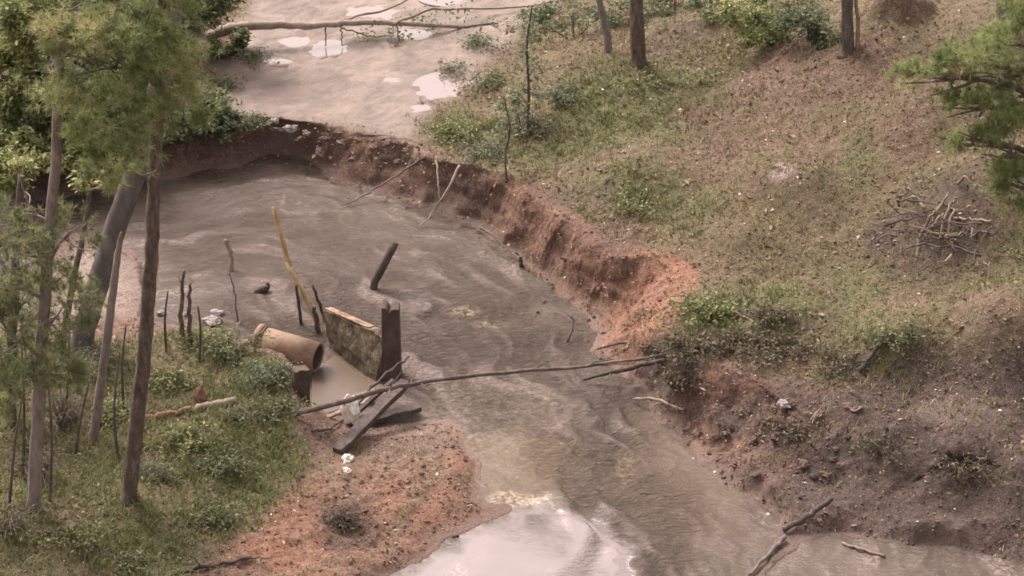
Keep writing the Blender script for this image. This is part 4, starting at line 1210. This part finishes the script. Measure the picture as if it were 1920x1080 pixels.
lt("bright leafy bush at the foot of the thin dark trunk by the top edge", (1440, 88), [(1440, 75), (1442, 62)], [(1445, 68, -.2, .75, .6, .32, 1.1), (1400, 30, 0, .6, .6, .35, .8)], 'leaf_bright', name="bush", w=.05, grp=GB, n_per=1500, leaf=.05)
lt("grey green bush between the bright bush and the dark upright trunk", (1515, 78), [(1515, 60), (1518, 45)], [(1515, 48, 0, .7, .7, .45, 1.2), (1550, 70, -.1, .45, .5, .35, .6)], 'leaf_grey', name="bush", w=.05, grp=GB, n_per=1700, leaf=.05)
lt("dark bush at the top edge left of the bright bush", (1370, 50), [(1370, 30), (1370, 15)], [(1375, 15, .2, .8, .7, .5, 1.2), (1470, 5, .5, .8, .7, .5, 1.0)], 'leaf', name="bush", w=.05, grp=GB, n_per=1700, leaf=.05)
lt("thin grey green bush at the top edge between the two upper trunks", (1075, 70), [(1075, 45), (1075, 25)], [(1070, 30, 0, .7, .6, .45, .7), (1160, 20, .4, .6, .6, .45, .6), (1000, 55, 0, .6, .5, .4, .5)], 'leaf_grey', name="bush", w=.05, grp=GB, n_per=1500, leaf=.05)
lt("dark bush behind the broad rough trunk at the top edge", (1265, 25), [(1265, 10), (1265, -5)], [(1260, 5, .3, .9, .7, .4, .9)], 'leaf_grey', name="bush", w=.05, grp=GB, n_per=1500, leaf=.05)
lt("spindly sapling with sparse dull leaves at the right corner of the muddy flat", (990, 240), [(991, 160), (988, 85), (998, 10)], [(990, 110, 0, .45, .45, .9, .28), (985, 190, 0, .5, .4, .4, .25)], 'leaf_grey', name="sapling", w=.07, grp=GB, n_per=1400, leaf=.05)
lt("thin bent sapling overhanging the top of the clay bank", (950, 335), [(948, 290), (956, 240), (944, 180)], [(948, 230, 0, .35, .35, .7, .2)], 'leaf_grey', name="sapling", w=.05, grp=GB, n_per=1200, leaf=.05)

# scrub along the lower rim
def scrub(label, px, py, r, h, n_st, n_lf, mat, group, bark='wood_dark', leaf=.045, name="scrub_bush"):
    b0 = G(px, py, -.05)
    root = empty(name, b0); tag(root, label, "bush", group)
    mb = MB(); C = []
    for k in range(n_st):
        a = rng.uniform(0, 6.28); q = rng.uniform(.3, 1.0)
        e_ = np.array([math.cos(a) * r * q, math.sin(a) * r * q * .9, h * rng.uniform(.45, 1.0)])
        m_ = e_ * .5 + np.array([0, 0, h * .28]) + rng.normal(0, .05, 3)
        S = spline([np.array([math.cos(a), math.sin(a), 0]) * .12 * r, m_, e_ * np.array([1.1, 1.1, .75])], 8)
        mb.tube(S, [.010, .004], 4, 0.1, cap=False)
        C.append(S[3:])
    mb.build("stems", M[bark], root)
    C = np.concatenate(C)
    L = C[rng.integers(0, len(C), n_lf)] + rng.normal(0, .07, (n_lf, 3)); L[:, 2] = np.maximum(L[:, 2], .03)
    V, F = leaf_quads(L, leaf)
    mesh_np("leaves", V, [F], M[mat], root, {'tint': np.repeat(np.clip(rng.normal(.45, .22, n_lf), 0, 1), 4)}, smooth=False)
    return root


GS = "dry scrub along the rim of the right bank"
for lab, px, py, r, h, ns, nl, mt in [
        ("dry brown scrub at the end of the long branch on the right bank", 1290, 660, .8, .34, 45, 700, 'leaf_dry'),
        ("wide dusky scrub drooping over the rim right of the branch end", 1385, 655, 1.0, .34, 60, 1000, 'leaf_dry'),
        ("dusky scrub over the bare orange soil in the middle of the right bank rim", 1480, 665, 1.0, .32, 50, 800, 'leaf_dry'),
        ("smaller brown scrub beside the dark leaning branch on the rim", 1570, 685, .8, .28, 35, 500, 'leaf_dry'),
        ("dark tangle of scrub hanging above the pale bent root", 1265, 725, .55, .4, 60, 300, 'leaf_dry'),
        ("bright green weedy clump at the head of the red clay scar", 1335, 590, .9, .35, 50, 1100, 'leaf_bright'),
        ("green weedy clump on the slope behind the dusky scrub", 1450, 600, .7, .3, 40, 500, 'leaf_dry'),
        ("low green weed patch right of the dark leaning branch", 1690, 640, .6, .2, 30, 450, 'leaf'),
        ("dark scrub in the hollow of the lower right bank", 1480, 810, .7, .25, 40, 320, 'leaf_dry'),
        ("sprawling dark scrub on the shaded bank at the right edge", 1800, 880, 1.1, .3, 60, 500, 'leaf_dry'),
        ("sparse dark scrub on the shaded bank left of the sprawling one", 1660, 850, .7, .25, 40, 300, 'leaf_dry')]:
    scrub(lab, px, py, r, h, ns, nl, mt, GS)
GW = "leafy weeds around the pool"
for lab, px, py, r, h, nl, mt in [
        ("yellow green weeds on the grassy tip beside the muddy flat", 860, 255, .9, .4, 900, 'leaf_bright'),
        ("dull weeds draped over the rim below the grassy tip", 905, 295, .8, .35, 700, 'leaf_grey'),
        ("weeds in front of the thin saplings above the clay bank", 985, 250, .8, .45, 700, 'leaf_grey'),
        ("rounded weed clump between the saplings and the slender tree", 1060, 185, .7, .3, 600, 'leaf_grey'),
        ("tall weeds growing against the left end of the pipe", 440, 665, .75, .4, 1000, 'leaf'),
        ("leafy weeds on the bank just below the pipe", 500, 715, .7, .4, 900, 'leaf_grey'),
        ("weeds between the dead stubs and the pipe", 385, 650, .7, .4, 800, 'leaf_bright'),
        ("dense weeds beside the bank wall of the outlet box", 525, 775, .6, .35, 700, 'leaf'),
        ("blue green weed tuft at the right end of the pale log", 445, 790, .4, .25, 350, 'leaf_grey'),
        ("spreading weeds in the middle of the grass between log and mud bar", 420, 880, .8, .35, 900, 'leaf'),
        ("weeds at the lower end of the grass next to the orange clay", 400, 975, .7, .3, 800, 'leaf'),
        ("grassy weeds around the foot of the mottled pine", 290, 900, .6, .3, 500, 'leaf_grey'),
        ("single green tuft at the bottom edge left of the rotten branch", 245, 1065, .4, .25, 350, 'leaf')]:
    scrub(lab, px, py, r, h, 40, nl, mt, GW, 'wood_grey', .04, "weed_clump")
for lab, px, py, r, h, ns, nl in [
        ("tangle of dry brush at the foot of the streaky trunk", 70, 900, .9, .8, 60, 260), ("tangle of dry brush between the streaky and the pale slim trunk", 125, 800, .9, .75, 60, 260),
        ("low dry brush by the leaning tree's foot at the water", 190, 690, .7, .6, 45, 160), ("dry brush spilling over the lower left corner", 20, 1000, .8, .6, 45, 240)]:
    scrub(lab, px, py, r, h, ns, nl, 'leaf_dry', "dry brush among the left trunks", 'wood_grey', .04)
for lab, px, py, r, h, nl, mt in [
        ("grey green tufts hanging off the left part of the broken rim", 470, 232, .5, .22, 420, 'leaf_grey'),
        ("weedy sprigs on the left edge of the muddy flat", 425, 165, .5, .25, 420, 'leaf'),
        ("olive weeds between the pale puddle and the left woods", 470, 112, .6, .2, 350, 'leaf'),
        ("grey green debris weeds at the right edge of the muddy flat", 900, 85, .7, .25, 420, 'leaf_grey'),
        ("weed streak above the largest right puddle", 855, 128, .6, .15, 300, 'leaf_grey'),
        ("rough weeds along the embankment beside the largest right puddle", 920, 160, .7, .3, 600, 'leaf'),
        ("yellow green sprigs high on the grassy slope below the bright bush", 1330, 150, .7, .2, 300, 'leaf_bright'),
        ("weedy patch in the upper middle of the slope", 1210, 160, .9, .22, 500, 'leaf_bright'),
        ("green patch on the slope right above the red clay scar", 1190, 385, .9, .2, 600, 'leaf_bright'),
        ("tall pale weeds at the foot of the pale slim trunk", 205, 790, .6, .4, 500, 'leaf_bright'),
        ("leafy weeds in front of the leaning tree's foot", 160, 700, .7, .4, 600, 'leaf'),
        ("weeds between the mottled pine and the pale log", 320, 720, .6, .35, 600, 'leaf_bright'),
        ("weeds below the reddish rotten log", 350, 830, .7, .35, 700, 'leaf_bright'),
        ("weeds on the lower left bank below the streaky trunk", 130, 1020, .7, .3, 500, 'leaf_bright')]:
    scrub(lab, px, py, r, h, 26, nl, mt, GW, 'wood_grey', .04, "weed_clump")
for lab, pth in [("thin bare stem rising left of the streaky trunk", [(42, 900), (45, 760), (40, 640)]), ("thin bare stem between the streaky trunk and the leaning tree", [(122, 770), (130, 660), (126, 560)]),
                 ("thin bare stem right of the pale slim trunk", [(232, 770), (229, 690), (236, 610)]), ("thin bare stem just right of the mottled pine at the water", [(312, 660), (309, 600), (315, 545)]),
                 ("thin leaning stem at the very left edge of the lower weeds", [(15, 960), (28, 830), (52, 690)]),
                 ("thin dark stem just right of the streaky trunk's foot", [(92, 940), (97, 820), (88, 700)]),
                 ("thin bent stem between the pale slim trunk and the mottled pine", [(222, 860), (214, 770), (224, 660)]),
                 ("short leaning stem left of the pale slim trunk's foot", [(140, 850), (152, 780), (172, 700)]),
                 ("thin bare stem in the weeds close to the dead stubs", [(372, 680), (376, 620), (371, 575)])]:
    tree("bare_sapling", lab, pth, [.07, .05, .03], M['bark_grey'], 'leaf', [], GL)
scrub("blackened root tangle sunk in the mud bar", 640, 985, .5, .3, 90, 120, 'leaf_dry', None, name="root_tangle")

# bare roots hanging over the far bank
GRT = "bare roots hanging down the far clay bank"
for lab, pts in [("longest pale root running from the rim down into the pool", [(862, 308, 1.15), (835, 360, .7), (810, 398, .2), (785, 425, .03)]),
                 ("thin upright root left of the longest pale one", [(818, 290, 1.1), (822, 340, .7), (828, 395, .15)]),
                 ("thin root slanting left across the clay from the rim tip", [(800, 290, 1.0), (740, 330, .5), (680, 365, .1), (640, 385, .03)]),
                 ("short curled root on the clay face under the dark hollow", [(900, 425, .5), (925, 440, .45), (945, 462, .3)])]:
    stick("hanging_root", lab, "root", [at(*p) + np.array([0, -.12, .03]) for p in pts], [.03, .02, .012], M['wood_pale'] if 'pale' in lab or 'upright' in lab else M['wood_grey'], GRT, n=14, segs=6, wob=.01)

# --- brush pile on the slope
bp0 = G(1765, 430)
bp = empty("brush_pile", bp0); tag(bp, "heap of dead branches and twigs lying on the right slope", "brush pile")
for k in range(64):
    a = rng.uniform(0, 6.28); L = rng.uniform(.4, 1.1)
    c = np.array([rng.normal(0, .55), rng.normal(0, .75), rng.uniform(.05, .35)])
    d = np.array([math.cos(a), math.sin(a), rng.normal(.15, .3)])
    e0, e1_ = c - d * L / 2, c + d * L / 2
    mb = MB(); mb.tube(jitter_path(spline([e0, c + rng.normal(0, .06, 3), e1_], 9), .012), [rng.uniform(.015, .035), .008], 5, .1)
    mb.build("branch", M[['wood_dark', 'wood_brown', 'wood_dark', 'wood_grey', 'wood_brown', 'wood_tan'][k % 6]], bp)
for (x0, y0, x1, y1) in [(1745, 440, 1775, 385), (1760, 465, 1782, 400), (1722, 455, 1760, 412), (1775, 460, 1788, 415), (1735, 400, 1700, 392), (1795, 352, 1820, 365)]:
    mb = MB(); mb.tube(local(jitter_path(spline([G(x0, y0, .08), (G(x0, y0) + G(x1, y1)) / 2 + [0, 0, .3], G(x1, y1, .25)], 9), .012), bp0), [.04, .02], 6, .1)
    mb.build("branch", M['wood_tan'], bp)

# --- clods along the washed-out rim and on the lower bank
def clod_group(spots, label, group, mats, smin, smax, name="clod", cat="clod"):
    protos = []
    for i, (px, py) in enumerate(spots):
        p = G(px, py, 0)
        s = rng.uniform(smin, smax)
        if i < 5:
            o = crumple(name, label, cat, p, 1, .75, .45, M[mats[i % len(mats)]], group, seed=20 + i)
            protos.append(o)
        else:
            o = protos[i % 5].copy(); COL.objects.link(o)
            o.location = p
        o.scale = (s, s, s); o.rotation_euler = (rng.normal(0, .3), rng.normal(0, .3), rng.uniform(0, 6.28))
        o.location.z += s * .05


clod_group([(505, 234), (548, 244), (575, 256), (610, 262), (640, 270), (668, 262), (700, 278), (728, 270), (760, 285), (600, 285), (660, 300), (560, 268), (470, 232), (440, 240), (705, 300), (745, 305), (620, 300), (520, 250)],
           "ragged clod of earth broken off the edge of the muddy flat", "clods broken off the edge of the muddy flat", ['clod', 'clod', 'clod'], .06, .13)
clod_group([(int(rng.uniform(1290, 1620)), int(rng.uniform(760, 900))) for k in range(26)],
           "lump of brown soil lying on the crumbling lower right bank", "soil lumps on the lower right bank", ['clod', 'clod', 'clod_dark'], .05, .12)
clod_group([(int(rng.uniform(1000, 1250)), int(rng.uniform(480, 640))) for k in range(16)],
           "lump of clay slumped on the scar right of the pool", "clay lumps on the scar right of the pool", ['clod', 'clod'], .04, .10)
clod_group([(int(rng.uniform(620, 880)), int(rng.uniform(815, 1010))) for k in range(22)],
           "small lump of mud lying on the mud bar", "mud lumps on the mud bar", ['clod', 'clod', 'clod_dark'], .03, .07)
clod_group([(px, py) for px, py in [(1387, 365), (1760, 287), (1910, 652), (1740, 700), (1755, 732), (1685, 770), (1735, 905), (1790, 955), (1720, 980), (1545, 955), (1440, 965), (1510, 905), (1500, 345), (1405, 160), (1395, 135), (1180, 275), (1000, 310), (1092, 375), (1130, 170), (510, 965), (560, 940), (820, 890), (790, 815), (735, 835), (1300, 860), (1340, 885), (1875, 770), (1535, 640)]],
           "tiny white scrap shining on the bare ground or grass", "tiny white scraps scattered on the banks", ['white'], .018, .042, "litter_scrap", "litter")
crumple("stone", "bluish white stone on the edge of the muddy flat left of the arch-shaped hollow", "stone", G(513, 232, .05), .11, .09, .07, M['stone_pale'], seed=31)
crumple("stone", "pale pinkish slab hanging in the broken edge of the muddy flat", "stone", G(545, 244, .03), .16, .10, .09, M['stone_pale'], seed=32)
crumple("stone", "weathered grey rock among the weeds below the slender tree", "stone", G(1048, 180, .05), .13, .1, .09, M['stone_pale'], seed=33)
crumple("stone", "pale rock high on the bare soil of the lower right bank", "stone", G(1470, 765, .05), .14, .1, .09, M['stone_pale'], seed=34)
